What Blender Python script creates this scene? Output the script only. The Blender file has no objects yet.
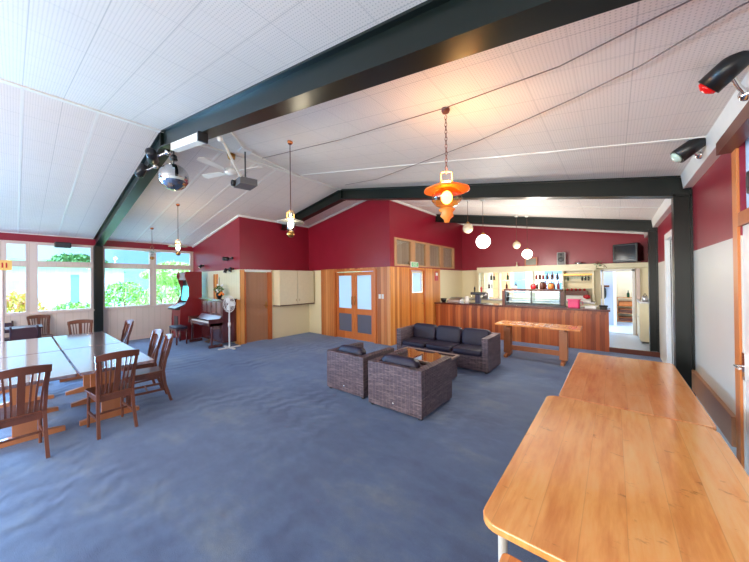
import bpy, math, random
from mathutils import Vector, Matrix
random.seed(7)
SC = bpy.context.scene
COL = SC.collection
# ---------------------------------------------------------------- camera
YAW, PITCH, ROLL = 0.683305, 0.00586, -0.010216
Fw = Vector((-math.sin(YAW)*math.cos(PITCH), math.cos(YAW)*math.cos(PITCH), math.sin(PITCH)))
Rt = Vector((math.cos(YAW), math.sin(YAW), 0)); Up = Rt.cross(Fw)
cr, sr = math.cos(ROLL), math.sin(ROLL)
R2 = Rt*cr + Up*sr; U2 = Up*cr - Rt*sr
cam = bpy.data.cameras.new('camera'); co = bpy.data.objects.new('camera', cam); COL.objects.link(co)
co.matrix_world = Matrix(((R2.x, U2.x, -Fw.x, 0), (R2.y, U2.y, -Fw.y, 0), (R2.z, U2.z, -Fw.z, 1.72), (0, 0, 0, 1)))
cam.sensor_width = 36; cam.lens = 293.86/749*36; cam.shift_y = -2.65/749; cam.clip_start = .02; cam.clip_end = 300
SC.camera = co
# ---------------------------------------------------------------- exposure, sky, sun, large lights
SC.view_settings.view_transform = 'Standard'; SC.view_settings.look = 'None'
SC.view_settings.gamma = 1; SC.view_settings.use_curve_mapping = False; SC.view_settings.exposure = 1.15
W = bpy.data.worlds.new('sky'); SC.world = W; W.use_nodes = True
nt = W.node_tree; bg = nt.nodes['Background']
tc = nt.nodes.new('ShaderNodeTexCoord'); nz = nt.nodes.new('ShaderNodeTexNoise'); nz.inputs['Scale'].default_value = 3
rp = nt.nodes.new('ShaderNodeValToRGB'); rp.color_ramp.elements[0].position = .42; rp.color_ramp.elements[1].position = .62
rp.color_ramp.elements[0].color = (.17, .43, .82, 1); rp.color_ramp.elements[1].color = (.46, .72, .92, 1)
nt.links.new(tc.outputs['Generated'], nz.inputs['Vector']); nt.links.new(nz.outputs['Fac'], rp.inputs[0]); nt.links.new(rp.outputs[0], bg.inputs[0])
sp = nt.nodes.new('ShaderNodeSeparateXYZ'); nt.links.new(tc.outputs['Generated'], sp.inputs[0])
mr = nt.nodes.new('ShaderNodeMapRange'); mr.inputs[1].default_value = .22; mr.inputs[2].default_value = .6; mr.inputs[3].default_value = 1.0; mr.inputs[4].default_value = 8   # brighter towards the zenith
nt.links.new(sp.outputs[2], mr.inputs[0]); nt.links.new(mr.outputs[0], bg.inputs[1])
def light(name, kind, loc, energy, color, rot=(0, 0, 0), size=(1, 1), spread=None, radius=.1):
    L = bpy.data.lights.new(name, kind); o = bpy.data.objects.new(name, L); COL.objects.link(o)
    o.location = loc; o.rotation_euler = rot; L.energy = energy; L.color = color
    if kind == 'AREA':
        L.shape = 'RECTANGLE'; L.size, L.size_y = size
        if spread: L.spread = spread
    if kind == 'POINT': L.shadow_soft_size = radius
    return o
sun = light('sun', 'SUN', (0, 0, 20), 0.45, (1, .95, .85), rot=(math.radians(38), 0, math.radians(70))); sun.data.angle = .01
H90 = math.pi/2
# added fill lamps inside the unseen walls, standing in for window daylight
light('fill_front', 'AREA', (-3.6, -4.85, 1.75), 265, (1, .9, .78), rot=(H90+.12, 0, 0), size=(8, 2.0))
light('fill_left_blue', 'AREA', (-11.05, -2.7, 1.85), 270, (.24, .56, 1), rot=(0, -H90+.3, 0), size=(1.7, 4.2), spread=2.0)  # added blue lamp, tints the carpet on the window side
light('fill_kitchen', 'AREA', (-1.6, 13.2, 2.62), 140, (.95, .97, 1), size=(4, 1.6))  # added lamp under the kitchen ceiling, brightens the view through doorway and hatch

# ---------------------------------------------------------------- geometry helpers
class M:
    def __init__(s): s.v = []; s.f = []; s.sm = []
    def add(s, vs, fs, smooth=False):
        n = len(s.v); s.v += [tuple(v) for v in vs]; s.f += [tuple(i+n for i in f) for f in fs]; s.sm += [smooth]*len(fs); return s
    def box(s, x0, x1, y0, y1, z0, z1, mt=None):
        vs = [(x, y, z) for z in (z0, z1) for y in (y0, y1) for x in (x0, x1)]
        if mt is not None: vs = [mt @ Vector(v) for v in vs]
        return s.add(vs, [(0, 2, 3, 1), (4, 5, 7, 6), (0, 1, 5, 4), (2, 6, 7, 3), (0, 4, 6, 2), (1, 3, 7, 5)])
    def prism(s, pts, z0, z1, mt=None, smooth=False):
        n = len(pts); vs = [(p[0], p[1], z0) for p in pts]+[(p[0], p[1], z1) for p in pts]
        if mt is not None: vs = [mt @ Vector(v) for v in vs]
        s.add(vs, [tuple(range(n-1, -1, -1)), tuple(range(n, 2*n))]+[(i, (i+1) % n, n+(i+1) % n, n+i) for i in range(n)]); return s
    def tube(s, pts, r, n=8, closed=False):
        P = [Vector(p) for p in pts]; k = len(P); rs = r if isinstance(r, (list, tuple)) else [r]*k
        vs = []; ref = None
        for i, p in enumerate(P):
            if closed: t = P[(i+1) % k]-P[i-1]
            else: t = P[min(i+1, k-1)]-P[max(i-1, 0)]
            t.normalize()
            if ref is None: ref = Vector((0, 0, 1)) if abs(t.z) < .9 else Vector((1, 0, 0))
            a = (ref-t*ref.dot(t)).normalized(); ref = a; b = t.cross(a)
            vs += [p+(a*math.cos(q)+b*math.sin(q))*rs[i] for q in [2*math.pi*j/n for j in range(n)]]
        fs = []
        for i in range(k if closed else k-1):
            i2 = (i+1) % k
            fs += [(i*n+j, i*n+(j+1) % n, i2*n+(j+1) % n, i2*n+j) for j in range(n)]
        s.add(vs, fs, True)
        if not closed: s.add([vs[j] for j in range(n)][::-1], [tuple(range(n))]); s.add(vs[-n:], [tuple(range(n))])
        return s
    def lathe(s, prof, c=(0, 0, 0), n=20, mt=None, smooth=True):
        vs = []
        for r, z in prof: vs += [Vector((r*math.cos(2*math.pi*j/n), r*math.sin(2*math.pi*j/n), z)) for j in range(n)]
        if mt is not None: vs = [mt @ v for v in vs]
        vs = [v+Vector(c) for v in vs]
        fs = [(i*n+j, i*n+(j+1) % n, (i+1)*n+(j+1) % n, (i+1)*n+j) for i in range(len(prof)-1) for j in range(n)]
        fs += [tuple(range(n-1, -1, -1)), tuple(range((len(prof)-1)*n, len(prof)*n))]
        return s.add(vs, fs, smooth)
    def ball(s, c, r, n=20, m=12, smooth=True):
        rx, ry, rz = r if isinstance(r, tuple) else (r, r, r)
        vs = [(c[0]+rx*math.sin(math.pi*(i+.02)/(m+.04))*math.cos(2*math.pi*j/n), c[1]+ry*math.sin(math.pi*(i+.02)/(m+.04))*math.sin(2*math.pi*j/n), c[2]-rz*math.cos(math.pi*(i+.02)/(m+.04))) for i in range(m+1) for j in range(n)]
        fs = [(i*n+j, i*n+(j+1) % n, (i+1)*n+(j+1) % n, (i+1)*n+j) for i in range(m) for j in range(n)]
        return s.add(vs, fs+[tuple(range(n-1, -1, -1)), tuple(range(m*n, m*n+n))], smooth)
    def pillow(s, c, hx, hy, hz, e=.35, n=24, m=12, mt=None):
        def sp(v, p): return math.copysign(abs(v)**p, v)
        vs = []
        for i in range(m+1):
            ph = -math.pi/2+math.pi*(i+.01)/(m+.02)
            for j in range(n):
                th = 2*math.pi*j/n
                vs.append(Vector((hx*sp(math.cos(ph), e)*sp(math.cos(th), e), hy*sp(math.cos(ph), e)*sp(math.sin(th), e), hz*sp(math.sin(ph), e if e > .5 else .6))))
        if mt is not None: vs = [mt @ v for v in vs]
        vs = [v+Vector(c) for v in vs]
        fs = [(i*n+j, i*n+(j+1) % n, (i+1)*n+(j+1) % n, (i+1)*n+j) for i in range(m) for j in range(n)]
        return s.add(vs, fs+[tuple(range(n-1, -1, -1)), tuple(range(m*n, m*n+n))], True)
    def build(s, name, mat, parent=None, bevel=0, world=True):
        me = bpy.data.meshes.new(name); vs = s.v
        if parent is not None and world:
            o = parent; off = Vector((0, 0, 0))
            while o is not None: off += o.location; o = o.parent
            vs = [tuple(Vector(v)-off) for v in vs]
        me.from_pydata([tuple(v) for v in vs], [], s.f); me.polygons.foreach_set('use_smooth', s.sm); me.update()
        me.materials.append(mat)
        o = bpy.data.objects.new(name, me); COL.objects.link(o)
        if parent is not None: o.parent = parent
        if bevel:
            b = o.modifiers.new('bevel', 'BEVEL'); b.width = bevel; b.segments = 2; b.limit_method = 'ANGLE'; b.angle_limit = .6
        return o
def tag(o, label, cat, group=None):
    o['label'] = label; o['category'] = cat
    if group: o['group'] = group
    return o
def thing(name, label, cat, loc=(0, 0, 0), rz=0, group=None):
    o = bpy.data.objects.new(name, None); COL.objects.link(o); o.location = loc; o.rotation_euler = (0, 0, rz); o.empty_display_size = .1
    return tag(o, label, cat, group)
def struct(o): o['kind'] = 'structure'; return o
def dup(root, loc, rz, label, group=None):
    def cp(o, par):
        c = o.copy(); COL.objects.link(c)
        if par is not None: c.parent = par
        for ch in [k for k in bpy.data.objects if k.parent == o]: cp(ch, c)
        return c
    r = cp(root, None); r.location = loc; r.rotation_euler = (0, 0, rz); r['label'] = label
    if group: r['group'] = group
    return r
def rotm(axis, a, c=(0, 0, 0)): return Matrix.Translation(c) @ Matrix.Rotation(a, 4, axis) @ Matrix.Translation([-q for q in c])

# ---------------------------------------------------------------- materials
def srgb(r, g, b):
    f = lambda c: ((c/255+.055)/1.055)**2.4 if c > 10.3 else c/255/12.92
    return (f(r), f(g), f(b), 1)
class G:
    """small node-graph helper"""
    def __init__(s, name):
        s.m = bpy.data.materials.new(name); s.m.use_nodes = True; s.t = s.m.node_tree; s.b = s.t.nodes['Principled BSDF']
    def n(s, typ, **kw):
        x = s.t.nodes.new('ShaderNode'+typ)
        for k, v in kw.items(): setattr(x, k, v)
        return x
    def set(s, sock, v):
        if hasattr(v, 'is_output') or isinstance(v, bpy.types.NodeSocket): s.t.links.new(v, sock)
        else: sock.default_value = v
    def math(s, op, a, b=0.0, c=0.0):
        x = s.n('Math', operation=op); s.set(x.inputs[0], a); s.set(x.inputs[1], b); s.set(x.inputs[2], c); return x.outputs[0]
    def mix(s, f, a, b, bt='MIX'):
        x = s.n('Mix', data_type='RGBA', blend_type=bt); s.set(x.inputs[0], f); s.set(x.inputs[6], a); s.set(x.inputs[7], b); return x.outputs[2]
    def pos(s, obj=False):
        v = s.n('TexCoord').outputs['Object'] if obj else s.n('NewGeometry').outputs['Position']
        x = s.n('SeparateXYZ'); s.t.links.new(v, x.inputs[0]); return v, x.outputs[0], x.outputs[1], x.outputs[2]
    def comb(s, a, b, c):
        x = s.n('CombineXYZ'); s.set(x.inputs[0], a); s.set(x.inputs[1], b); s.set(x.inputs[2], c); return x.outputs[0]
    def noise(s, vec, scale, detail=3, rough=.5):
        x = s.n('TexNoise'); s.set(x.inputs['Vector'], vec); x.inputs['Scale'].default_value = scale; x.inputs['Detail'].default_value = detail; x.inputs['Roughness'].default_value = rough; return x.outputs['Fac']
    def white(s, w):
        x = s.n('TexWhiteNoise', noise_dimensions='1D'); s.set(x.inputs['W'], w); return x.outputs['Value']
    def ramp(s, f, stops):
        x = s.n('ValToRGB'); s.set(x.inputs[0], f); e = x.color_ramp.elements
        while len(e) < len(stops): e.new(.5)
        for i, (p, c) in enumerate(stops): e[i].position = p; e[i].color = c
        return x.outputs[0]
    def bump(s, h, strength=.3, dist=.01):
        x = s.n('Bump'); x.inputs['Strength'].default_value = strength; x.inputs['Distance'].default_value = dist; s.set(x.inputs['Height'], h); s.t.links.new(x.outputs[0], s.b.inputs['Normal'])
    def out(s, col, rough=.5, metal=0, **kw):
        s.set(s.b.inputs['Base Color'], col); s.set(s.b.inputs['Roughness'], rough); s.set(s.b.inputs['Metallic'], metal)
        for k, v in kw.items(): s.set(s.b.inputs[k], v)
        return s.m
    def line(s, x, period, width, off=0.0):
        """1 near the multiples of period"""
        a = s.math('ADD', x, -off+period*1000+period/2); a = s.math('MODULO', a, period); a = s.math('SUBTRACT', a, period/2); a = s.math('ABSOLUTE', a)
        return s.math('LESS_THAN', a, width/2)
def plain(name, c, rough=.5, metal=0, var=.06, scale=12, **kw):
    g = G(name); v, x, y, z = g.pos(True); n = g.noise(v, scale)
    col = g.mix(n, tuple(q*(1-var) for q in c[:3])+(1,), tuple(min(1, q*(1+var)) for q in c[:3])+(1,))
    return g.out(col, rough, metal, **kw)
def emit(name, c, st):
    g = G(name); return g.out(c, .3, **{'Emission Color': c, 'Emission Strength': st})
def glass(name, tint=(1, 1, 1, 1), gl=.08, rough=.0):
    g = G(name); a = g.n('BsdfTransparent'); a.inputs[0].default_value = tint
    b = g.n('BsdfGlossy'); b.inputs['Roughness'].default_value = rough; gm_ = g.n('NewGeometry'); dt = g.n('VectorMath', operation='DOT_PRODUCT'); g.t.links.new(gm_.outputs['Normal'], dt.inputs[0]); g.t.links.new(gm_.outputs['Incoming'], dt.inputs[1])
    k = g.math('MULTIPLY_ADD', g.math('POWER', g.math('SUBTRACT', 1.0, g.math('ABSOLUTE', dt.outputs['Value'])), 5.0), .8, gl*.5)
    m = g.n('MixShader'); g.t.links.new(k, m.inputs[0]); g.t.links.new(a.outputs[0], m.inputs[1]); g.t.links.new(b.outputs[0], m.inputs[2])
    g.t.links.new(m.outputs[0], g.t.nodes['Material Output'].inputs[0]); return g.m
def frosted(name, c, amount=.6):
    g = G(name); a = g.n('BsdfTranslucent'); a.inputs[0].default_value = c
    g.b.inputs['Base Color'].default_value = c; g.b.inputs['Roughness'].default_value = .25
    m = g.n('MixShader'); m.inputs[0].default_value = amount; g.t.links.new(g.b.outputs[0], m.inputs[1]); g.t.links.new(a.outputs[0], m.inputs[2])
    g.t.links.new(m.outputs[0], g.t.nodes['Material Output'].inputs[0]); return g.m

def carpet():
    g = G('carpet'); v, x, y, z = g.pos()
    st = g.comb(g.math('MULTIPLY', x, 1.0), g.math('MULTIPLY', y, 1.8), 0.0)
    big = g.noise(st, 1.1, 5, .65); mid = g.noise(v, 6, 5, .65); fine = g.noise(v, 160, 2, .6)
    c = g.ramp(big, [(.35, srgb(52, 72, 114)), (.52, srgb(76, 99, 138)), (.7, srgb(112, 125, 138))])
    c = g.mix(g.ramp(mid, [(.38, (0, 0, 0, 1)), (.66, (1, 1, 1, 1))]), g.mix(.38, c, srgb(52, 66, 98)), c)
    c = g.mix(fine, g.mix(.3, c, (0, 0, .01, 1)), g.mix(.12, c, (.7, .8, .9, 1)))
    # small ripples where the carpet has stretched
    w = g.n('TexWave', wave_type='BANDS'); g.set(w.inputs['Vector'], g.comb(g.math('MULTIPLY', x, .35), y, 0.0)); w.inputs['Scale'].default_value = 3.6; w.inputs['Distortion'].default_value = 7; w.inputs['Detail'].default_value = 2
    rip = g.math('MULTIPLY', w.outputs['Fac'], g.ramp(g.noise(v, .7, 2), [(.46, (0, 0, 0, 1)), (.64, (1, 1, 1, 1))]))
    g.bump(g.math('ADD', g.math('MULTIPLY', rip, 1.3), g.math('ADD', g.math('MULTIPLY', mid, .5), g.math('MULTIPLY', fine, .5))), .55, .012)
    return g.out(c, .75, 0, **{'Sheen Weight': .45, 'Sheen Roughness': .4, 'Sheen Tint': srgb(190, 214, 255), 'Specular IOR Level': .35})
def ceil_mat():
    g = G('acoustic_ceiling_tiles'); v, x, y, z = g.pos()
    a = g.line(y, .325, .006, .07); b = g.line(x, .6, .008, -5.29)
    b2 = g.line(x, .3, .004, -5.29)
    s = .022
    hx = g.math('SUBTRACT', g.math('MODULO', g.math('ADD', x, 100.0), s), s/2); hy = g.math('SUBTRACT', g.math('MODULO', g.math('ADD', y, 100.0), s), s/2)
    d = g.math('SQRT', g.math('ADD', g.math('MULTIPLY', hx, hx), g.math('MULTIPLY', hy, hy)))
    hole = g.math('LESS_THAN', d, .0045)
    base = g.mix(g.noise(v, 1.2), srgb(230, 221, 214), srgb(238, 230, 224))
    c = g.mix(g.math('MULTIPLY', hole, .32), base, srgb(120, 116, 112))
    # every third long joint carries a white cover strip
    strip = g.line(y, .65, .02, .07+.325)
    c = g.mix(g.math('MULTIPLY', g.math('MAXIMUM', a, g.math('MULTIPLY', g.math('MAXIMUM', b, b2), .65)), .42), c, srgb(150, 146, 144))
    g.bump(g.math('MAXIMUM', hole, g.math('MAXIMUM', a, b)), -.25, .004)
    return g.out(c, .6)
def wall_paint(split=2.05, groove=True, low=srgb(232, 224, 196)):
    g = G('red_and_cream_wall_paint'); v, x, y, z = g.pos()
    up = g.math('GREATER_THAN', z, split); n = g.noise(v, 3)
    red = g.mix(n, srgb(136, 20, 42), srgb(152, 27, 50))
    cr_ = g.mix(n, low, tuple(q*.93 for q in low[:3])+(1,))
    if groove:
        l = g.line(g.math('ADD', x, y), .15, .008); cr_ = g.mix(g.math('MULTIPLY', l, .35), cr_, srgb(150, 140, 110))
        g.bump(l, -.3, .004)
    return g.out(g.mix(up, cr_, red), .33)
def boards(name, cs, w=.105, axis='xy', rough=.35, obj=False, dark=.55, grain=1.0):
    """vertical timber boards"""
    g = G(name); v, x, y, z = g.pos(obj)
    s = g.math('ADD', x, y) if axis == 'xy' else (x if axis == 'x' else y)
    idx = g.math('FLOOR', g.math('DIVIDE', s, w)); r = g.white(idx)
    vec = g.comb(g.math('MULTIPLY', s, 22*grain), g.math('MULTIPLY', r, 37.0), g.math('MULTIPLY', z, 1.6))
    gr = g.noise(vec, 1.0, 4, .6)
    f = g.math('ADD', g.math('MULTIPLY', r, .65), g.math('MULTIPLY', gr, .42))
    c = g.ramp(f, [(.12, cs[0]), (.5, cs[1]), (.9, cs[2])])
    l = g.line(s, w, .006); c = g.mix(g.math('MULTIPLY', l, dark), c, srgb(50, 22, 10)); g.bump(l, -.4, .004)
    return g.out(c, rough)
def plank_top(name, cs, w=.14, along='y', rough=.18, coat=.5):
    """joined solid timber planks with growth figure and dark marks"""
    g = G(name); v, x, y, z = g.pos(True)
    a, s = (y, x) if along == 'y' else (x, y)
    idx = g.math('FLOOR', g.math('DIVIDE', s, w)); r = g.white(idx)
    vec = g.comb(g.math('MULTIPLY', s, 9.0), g.math('MULTIPLY', a, 1.3), g.math('MULTIPLY', r, 9.0))
    gr = g.noise(vec, 1.6, 5, .62); fine = g.noise(g.comb(g.math('MULTIPLY', s, 60.0), g.math('MULTIPLY', a, 2.5), r), 1.0, 3)
    f = g.math('ADD', g.math('MULTIPLY', gr, .75), g.math('MULTIPLY', g.math('ADD', r, fine), .16))
    c = g.ramp(f, [(.33, cs[0]), (.52, cs[1]), (.75, cs[2])])
    kn = g.noise(g.comb(g.math('MULTIPLY', s, 6.0), g.math('MULTIPLY', a, 11.0), g.math('MULTIPLY', r, 3.0)), 1.0, 5, .7)
    c = g.mix(g.ramp(kn, [(.62, (0, 0, 0, 1)), (.72, (.65, .65, .65, 1))]), c, srgb(140, 66, 24))
    l = g.line(s, w, .0035); c = g.mix(g.math('MULTIPLY', l, .16), c, srgb(110, 50, 18))
    return g.out(c, rough, 0, **{'Coat Weight': coat, 'Coat Roughness': .12, 'Coat IOR': 1.5 if coat < 1 else 2.3})
def wicker():
    g = G('woven_wicker'); v, x, y, z = g.pos(True)
    u = g.math('ADD', x, y); row = g.math('FLOOR', g.math('DIVIDE', z, .017))
    sh = g.math('ADD', g.math('DIVIDE', u, .06), g.math('MULTIPLY', g.math('MODULO', row, 2.0), .5))
    up = g.math('SINE', g.math('MULTIPLY', sh, 6.283)); zz = g.math('ABSOLUTE', g.math('SINE', g.math('MULTIPLY', z, 3.14159/.017)))
    tone = g.noise(g.comb(g.math('MULTIPLY', u, 4.0), g.math('MULTIPLY', row, 5.0), 0.0), 1.3, 3, .7)
    c = g.ramp(tone, [(.3, srgb(62, 50, 58)), (.5, srgb(98, 82, 92)), (.72, srgb(146, 124, 126))])
    rib = g.line(u, .06, .012)
    c = g.mix(g.math('MULTIPLY', g.math('SUBTRACT', 1.0, zz), .6), c, srgb(34, 26, 30)); c = g.mix(g.math('MULTIPLY', rib, .18), c, srgb(150, 126, 122))
    g.bump(g.math('ADD', g.math('MULTIPLY', up, .4), zz), .5, .006)
    return g.out(c, .5)
mt = {}
mt['carpet'] = carpet(); mt['ceil'] = ceil_mat()
mt['wall'] = wall_paint(); mt['wall_smooth'] = wall_paint(2.05, False, srgb(240, 228, 190)); mt['wall_win'] = wall_paint(2.76, True, srgb(226, 208, 196))
mt['wall_right'] = wall_paint(2.03, False, srgb(226, 222, 210))
mt['timber'] = boards('orange_timber_boards', [srgb(150, 78, 36), srgb(196, 118, 62), srgb(222, 156, 96)])
mt['timber2'] = boards('warm_timber_boards', [srgb(176, 96, 38), srgb(222, 142, 66), srgb(236, 170, 96)])
mt['bar'] = boards('red_brown_bar_boards', [srgb(120, 52, 26), srgb(176, 88, 44), srgb(208, 124, 66)], w=.085)
mt['door_ply'] = boards('brown_plywood', [srgb(164, 116, 84), srgb(182, 132, 98), srgb(190, 140, 106)], w=3.3, dark=0)
mt['frame'] = boards('orange_stained_frame', [srgb(176, 88, 36), srgb(206, 116, 54), srgb(220, 134, 70)], w=2.1, dark=0)
mt['dkwood'] = boards('dark_brown_wood', [srgb(72, 34, 24), srgb(92, 44, 30), srgb(112, 56, 38)], w=1.7, dark=0)
mt['skirt'] = boards('brown_wood_rail', [srgb(176, 124, 88), srgb(190, 138, 100), srgb(198, 148, 110)], w=2.9, dark=0)
mt['top'] = plank_top('honey_plank_top', [srgb(222, 136, 66), srgb(246, 172, 94), srgb(252, 198, 128)])
mt['top2'] = plank_top('golden_plank_top', [srgb(212, 122, 62), srgb(236, 156, 88), srgb(246, 184, 120)])
mt['dtop'] = plank_top('varnished_dining_top', [srgb(112, 84, 84), srgb(138, 108, 104), srgb(156, 128, 122)], rough=.12, along='x', coat=1.0)
mt['trestle'] = boards('orange_trestle_wood', [srgb(160, 96, 60), srgb(186, 118, 76), srgb(200, 132, 88)], w=2.3, dark=0, obj=True)
mt['chair'] = boards('brown_chair_wood', [srgb(92, 50, 36), srgb(120, 70, 50), srgb(140, 86, 62)], w=1.9, dark=0, obj=True)
mt['beam'] = plain('dark_green_gloss_steel', srgb(11, 21, 18), .3, **{'Specular IOR Level': .4})
mt['white'] = plain('white_gloss_paint', srgb(236, 234, 228), .35)
mt['cream'] = plain('cream_paint', srgb(234, 226, 192), .4)
mt['winframe'] = plain('pale_pink_cream_frame_paint', srgb(218, 198, 190), .4)
mt['glass'] = glass('window_glass'); mt['cabglass'] = glass('cabinet_glass', (.9, .95, .96, 1), .12)
mt['frost'] = frosted('frosted_pane', srgb(222, 232, 238), .45); mt['frost_low'] = frosted('grey_frosted_pane', srgb(120, 122, 136), .3)
mt['blindframe'] = plain('tan_window_frame', srgb(190, 144, 104), .4)
mt['curtain'] = boards('brown_grey_blind', [srgb(178, 146, 122), srgb(196, 164, 140), srgb(206, 178, 154)], w=.06, dark=.2)
mt['black'] = plain('black_plastic', srgb(22, 22, 24), .35); mt['dgrey'] = plain('dark_grey_metal', srgb(66, 68, 72), .35, .5)
mt['chrome'] = plain('chrome', (.8, .8, .8, 1), .12, 1, var=.01); mt['steel'] = plain('brushed_steel', (.55, .56, .58, 1), .28, 1)
mt['mirror'] = plain('mirror', (.55, .55, .55, 1), .03, 1, var=0)
mt['copper'] = plain('copper', srgb(214, 130, 84), .25, .9); mt['brass'] = plain('brass', srgb(176, 130, 70), .3, .9)
mt['wicker'] = wicker()
g = G('dark_leather'); v, x, y, z = g.pos(True); n = g.noise(v, 9, 4, .6); g.bump(g.noise(v, 26, 4, .6), .5, .01); mt['leather'] = g.out(g.mix(n, srgb(36, 32, 48), srgb(50, 44, 62)), .45, 0, **{'Specular IOR Level': .28})
mt['grass'] = plain('lawn', srgb(140, 172, 96), .9, var=.3, scale=4)
mt['piano'] = plain('mahogany_gloss', srgb(84, 36, 38), .2, 0, **{'Coat Weight': 1.0})
mt['arcade'] = plain('dark_red_laminate', srgb(128, 34, 40), .3)
mt['vinyl'] = plain('pale_blue_vinyl', srgb(190, 212, 240), .3)
mt['bluewall'] = boards('pale_blue_boards', [srgb(168, 184, 216), srgb(180, 196, 226), srgb(190, 204, 230)], w=.2, dark=.2)
mt['kitchen'] = plain('kitchen_cream', srgb(242, 234, 206), .5)
mt['pink'] = plain('pink_plastic', srgb(226, 60, 120), .35); mt['redp'] = plain('red_plastic', srgb(190, 34, 44), .35)
mt['fanw'] = plain('white_plastic', srgb(226, 228, 230), .3)

# ---------------------------------------------------------------- setting
XL, XR, XG, ZE, ZR = -11.2, .75, -5.29, 2.95, 4.01
def roof(x): return ZR-(ZR-ZE)*abs(x-XG)/(XG-XL if x < XG else XR-XG)
def wall(name, ax, c0, c1, a0, a1, holes, mat, z0=0.0, top=None):
    m = M(); br = sorted({a0, a1} | {h[i] for h in holes for i in (0, 1)} | ({XG} if ax == 'x' and a0 < XG < a1 and top is None else set()))
    tf = (lambda a: top) if top is not None else ((lambda a: roof(a)+.02) if ax == 'x' else (lambda a: roof((c0+c1)/2)+.02))
    for p, q in zip(br, br[1:]):
        zs = z0; segs = []
        for h in sorted([h for h in holes if h[0] <= p+1e-6 and h[1] >= q-1e-6], key=lambda h: h[2]):
            if h[2] > zs: segs.append((zs, h[2], h[2]))
            zs = h[3]
        segs.append((zs, tf(p), tf(q)))
        for s0, s1, s2 in segs:
            P = lambda a, c, zz: (a, c, zz) if ax == 'x' else (c, a, zz)
            vs = [P(p, c0, s0), P(q, c0, s0), P(q, c1, s0), P(p, c1, s0), P(p, c0, s1), P(q, c0, s2), P(q, c1, s2), P(p, c1, s1)]
            m.add(vs, [(0, 3, 2, 1), (4, 5, 6, 7), (0, 1, 5, 4), (1, 2, 6, 5), (2, 3, 7, 6), (3, 0, 4, 7)])
    return struct(m.build(name, mat))
struct(M().box(XL-.1, XR+.1, -5.1, 11.05, -.1, 0).build('floor', mt['carpet']))
# left (window) wall, bays separated by piers
bays = [(-4.6, -3.3), (-3.15, -2.4), (-2.25, -.2), (-.14, .22), (.35, 1.38), (1.6, 2.71), (2.81, 3.84)]
holes = []
for a, b in bays: holes += [(a, b, 2.25, 2.72), (a, b, .99, 2.17)]
wall('wall_left', 'y', XL-.12, XL, -5.0, 4.0, holes, mt['wall_win'])
k = 0
for a, b in bays:
    for z0, z1 in ((2.25, 2.72), (.99, 2.17)):
        k += 1; t = .035
        w = struct(bpy.data.objects.new('window_%d' % k, None)); COL.objects.link(w); w.location = (XL-.06, (a+b)/2, z0)
        m = M(); m.box(XL-.1, XL+.012, a, a+t, z0, z1).box(XL-.1, XL+.012, b-t, b, z0, z1).box(XL-.1, XL+.012, a+t, b-t, z0, z0+t).box(XL-.1, XL+.012, a+t, b-t, z1-t, z1)
        m.build('window_frame', mt['winframe'], w); M().box(XL-.058, XL-.052, a+t, b-t, z0+t, z1-t).build('pane', mt['glass'], w)
struct(M().box(XL, XL+.05, -5, 3.9, .955, .985).build('trim_1', mt['winframe'])); struct(M().box(XL, XL+.02, -5, 3.9, 2.73, 2.75).build('trim_2', mt['winframe']))
struct(M().box(XL, XL+.02, -5, 3.9, 2.935, 2.955).build('trim_3', mt['white']))
struct(M().box(XL, XL+.02, -5, 3.9, 0, .1).build('baseboard_left', mt['winframe']))
# wall behind the piano, with its timber panel
wall('wall_piano_side', 'x', 3.9, 4.0, XL, -7.92, [], mt['wall'])
# side-door wall
wall('wall_door_side', 'y', -8.02, -7.92, 4.0, 6.35, [(4.03, 4.75, 0, 2.0)], mt['wall_smooth'])
wall('wall_gable_side', 'x', 6.25, 6.35, -7.92, -4.56, [(-6.6, -5.06, 0, 2.0)], mt['wall_smooth'])
wall('wall_servery_side', 'y', -4.66, -4.56, 6.35, 11.1, [(7.2, 7.98, 0, 2.0), (6.5, 10.2, 2.12, 2.85)], mt['wall_smooth'])
wall('wall_back', 'x', 11.0, 11.1, -4.56, XR+.1, [(-3.72, -1.24, 1.05, 1.95), (-.3, .44, .1, 1.95)], mt['wall_smooth'])
wall('wall_right', 'y', XR, XR+.1, -5.0, 11.1, [(2.6, 3.48, 0, 2.1), (2.6, 3.48, 2.2, 2.75), (6.0, 7.05, .1, 2.35)], mt['wall_right'])
wall('wall_front', 'x', -5.1, -5.0, XL, XR, [(-10.4, -5.6, .9, 2.6), (-5.0, -.4, .9, 2.6)], mt['wall'])
# ceiling slopes as slabs
def slab(m, x0, x1, y0, y1):
    e = .1; z0, z1 = roof(x0), roof(x1)
    vs = [(x0, y0, z0), (x1, y0, z1), (x1, y1, z1), (x0, y1, z0), (x0, y0, z0+e), (x1, y0, z1+e), (x1, y1, z1+e), (x0, y1, z0+e)]
    m.add(vs, [(0, 3, 2, 1), (4, 5, 6, 7), (0, 1, 5, 4), (1, 2, 6, 5), (2, 3, 7, 6), (3, 0, 4, 7)])
m = M(); slab(m, XG, XR+.15, -5.1, 6.35); slab(m, -4.66, XR+.15, 6.35, 11.1); slab(m, -8.02, XG, -5.1, 6.35); slab(m, XL-.5, -8.02, -5.1, 4.0)
struct(m.build('ceiling', mt['ceil']))
def strip(name, p, q, w=.03, h=.03, mat=None):
    """white batten along a line under the ceiling"""
    p = Vector(p); q = Vector(q); d = (q-p).normalized(); s = d.cross(Vector((0, 0, 1))).normalized()*w/2; u = Vector((0, 0, -h))
    vs = [p-s, p+s, q+s, q-s, p-s+u, p+s+u, q+s+u, q-s+u]
    return struct(M().add(vs, [(0, 1, 2, 3), (7, 6, 5, 4), (0, 4, 5, 1), (1, 5, 6, 2), (2, 6, 7, 3), (3, 7, 4, 0)]).build(name, mat or mt['white']))
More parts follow.
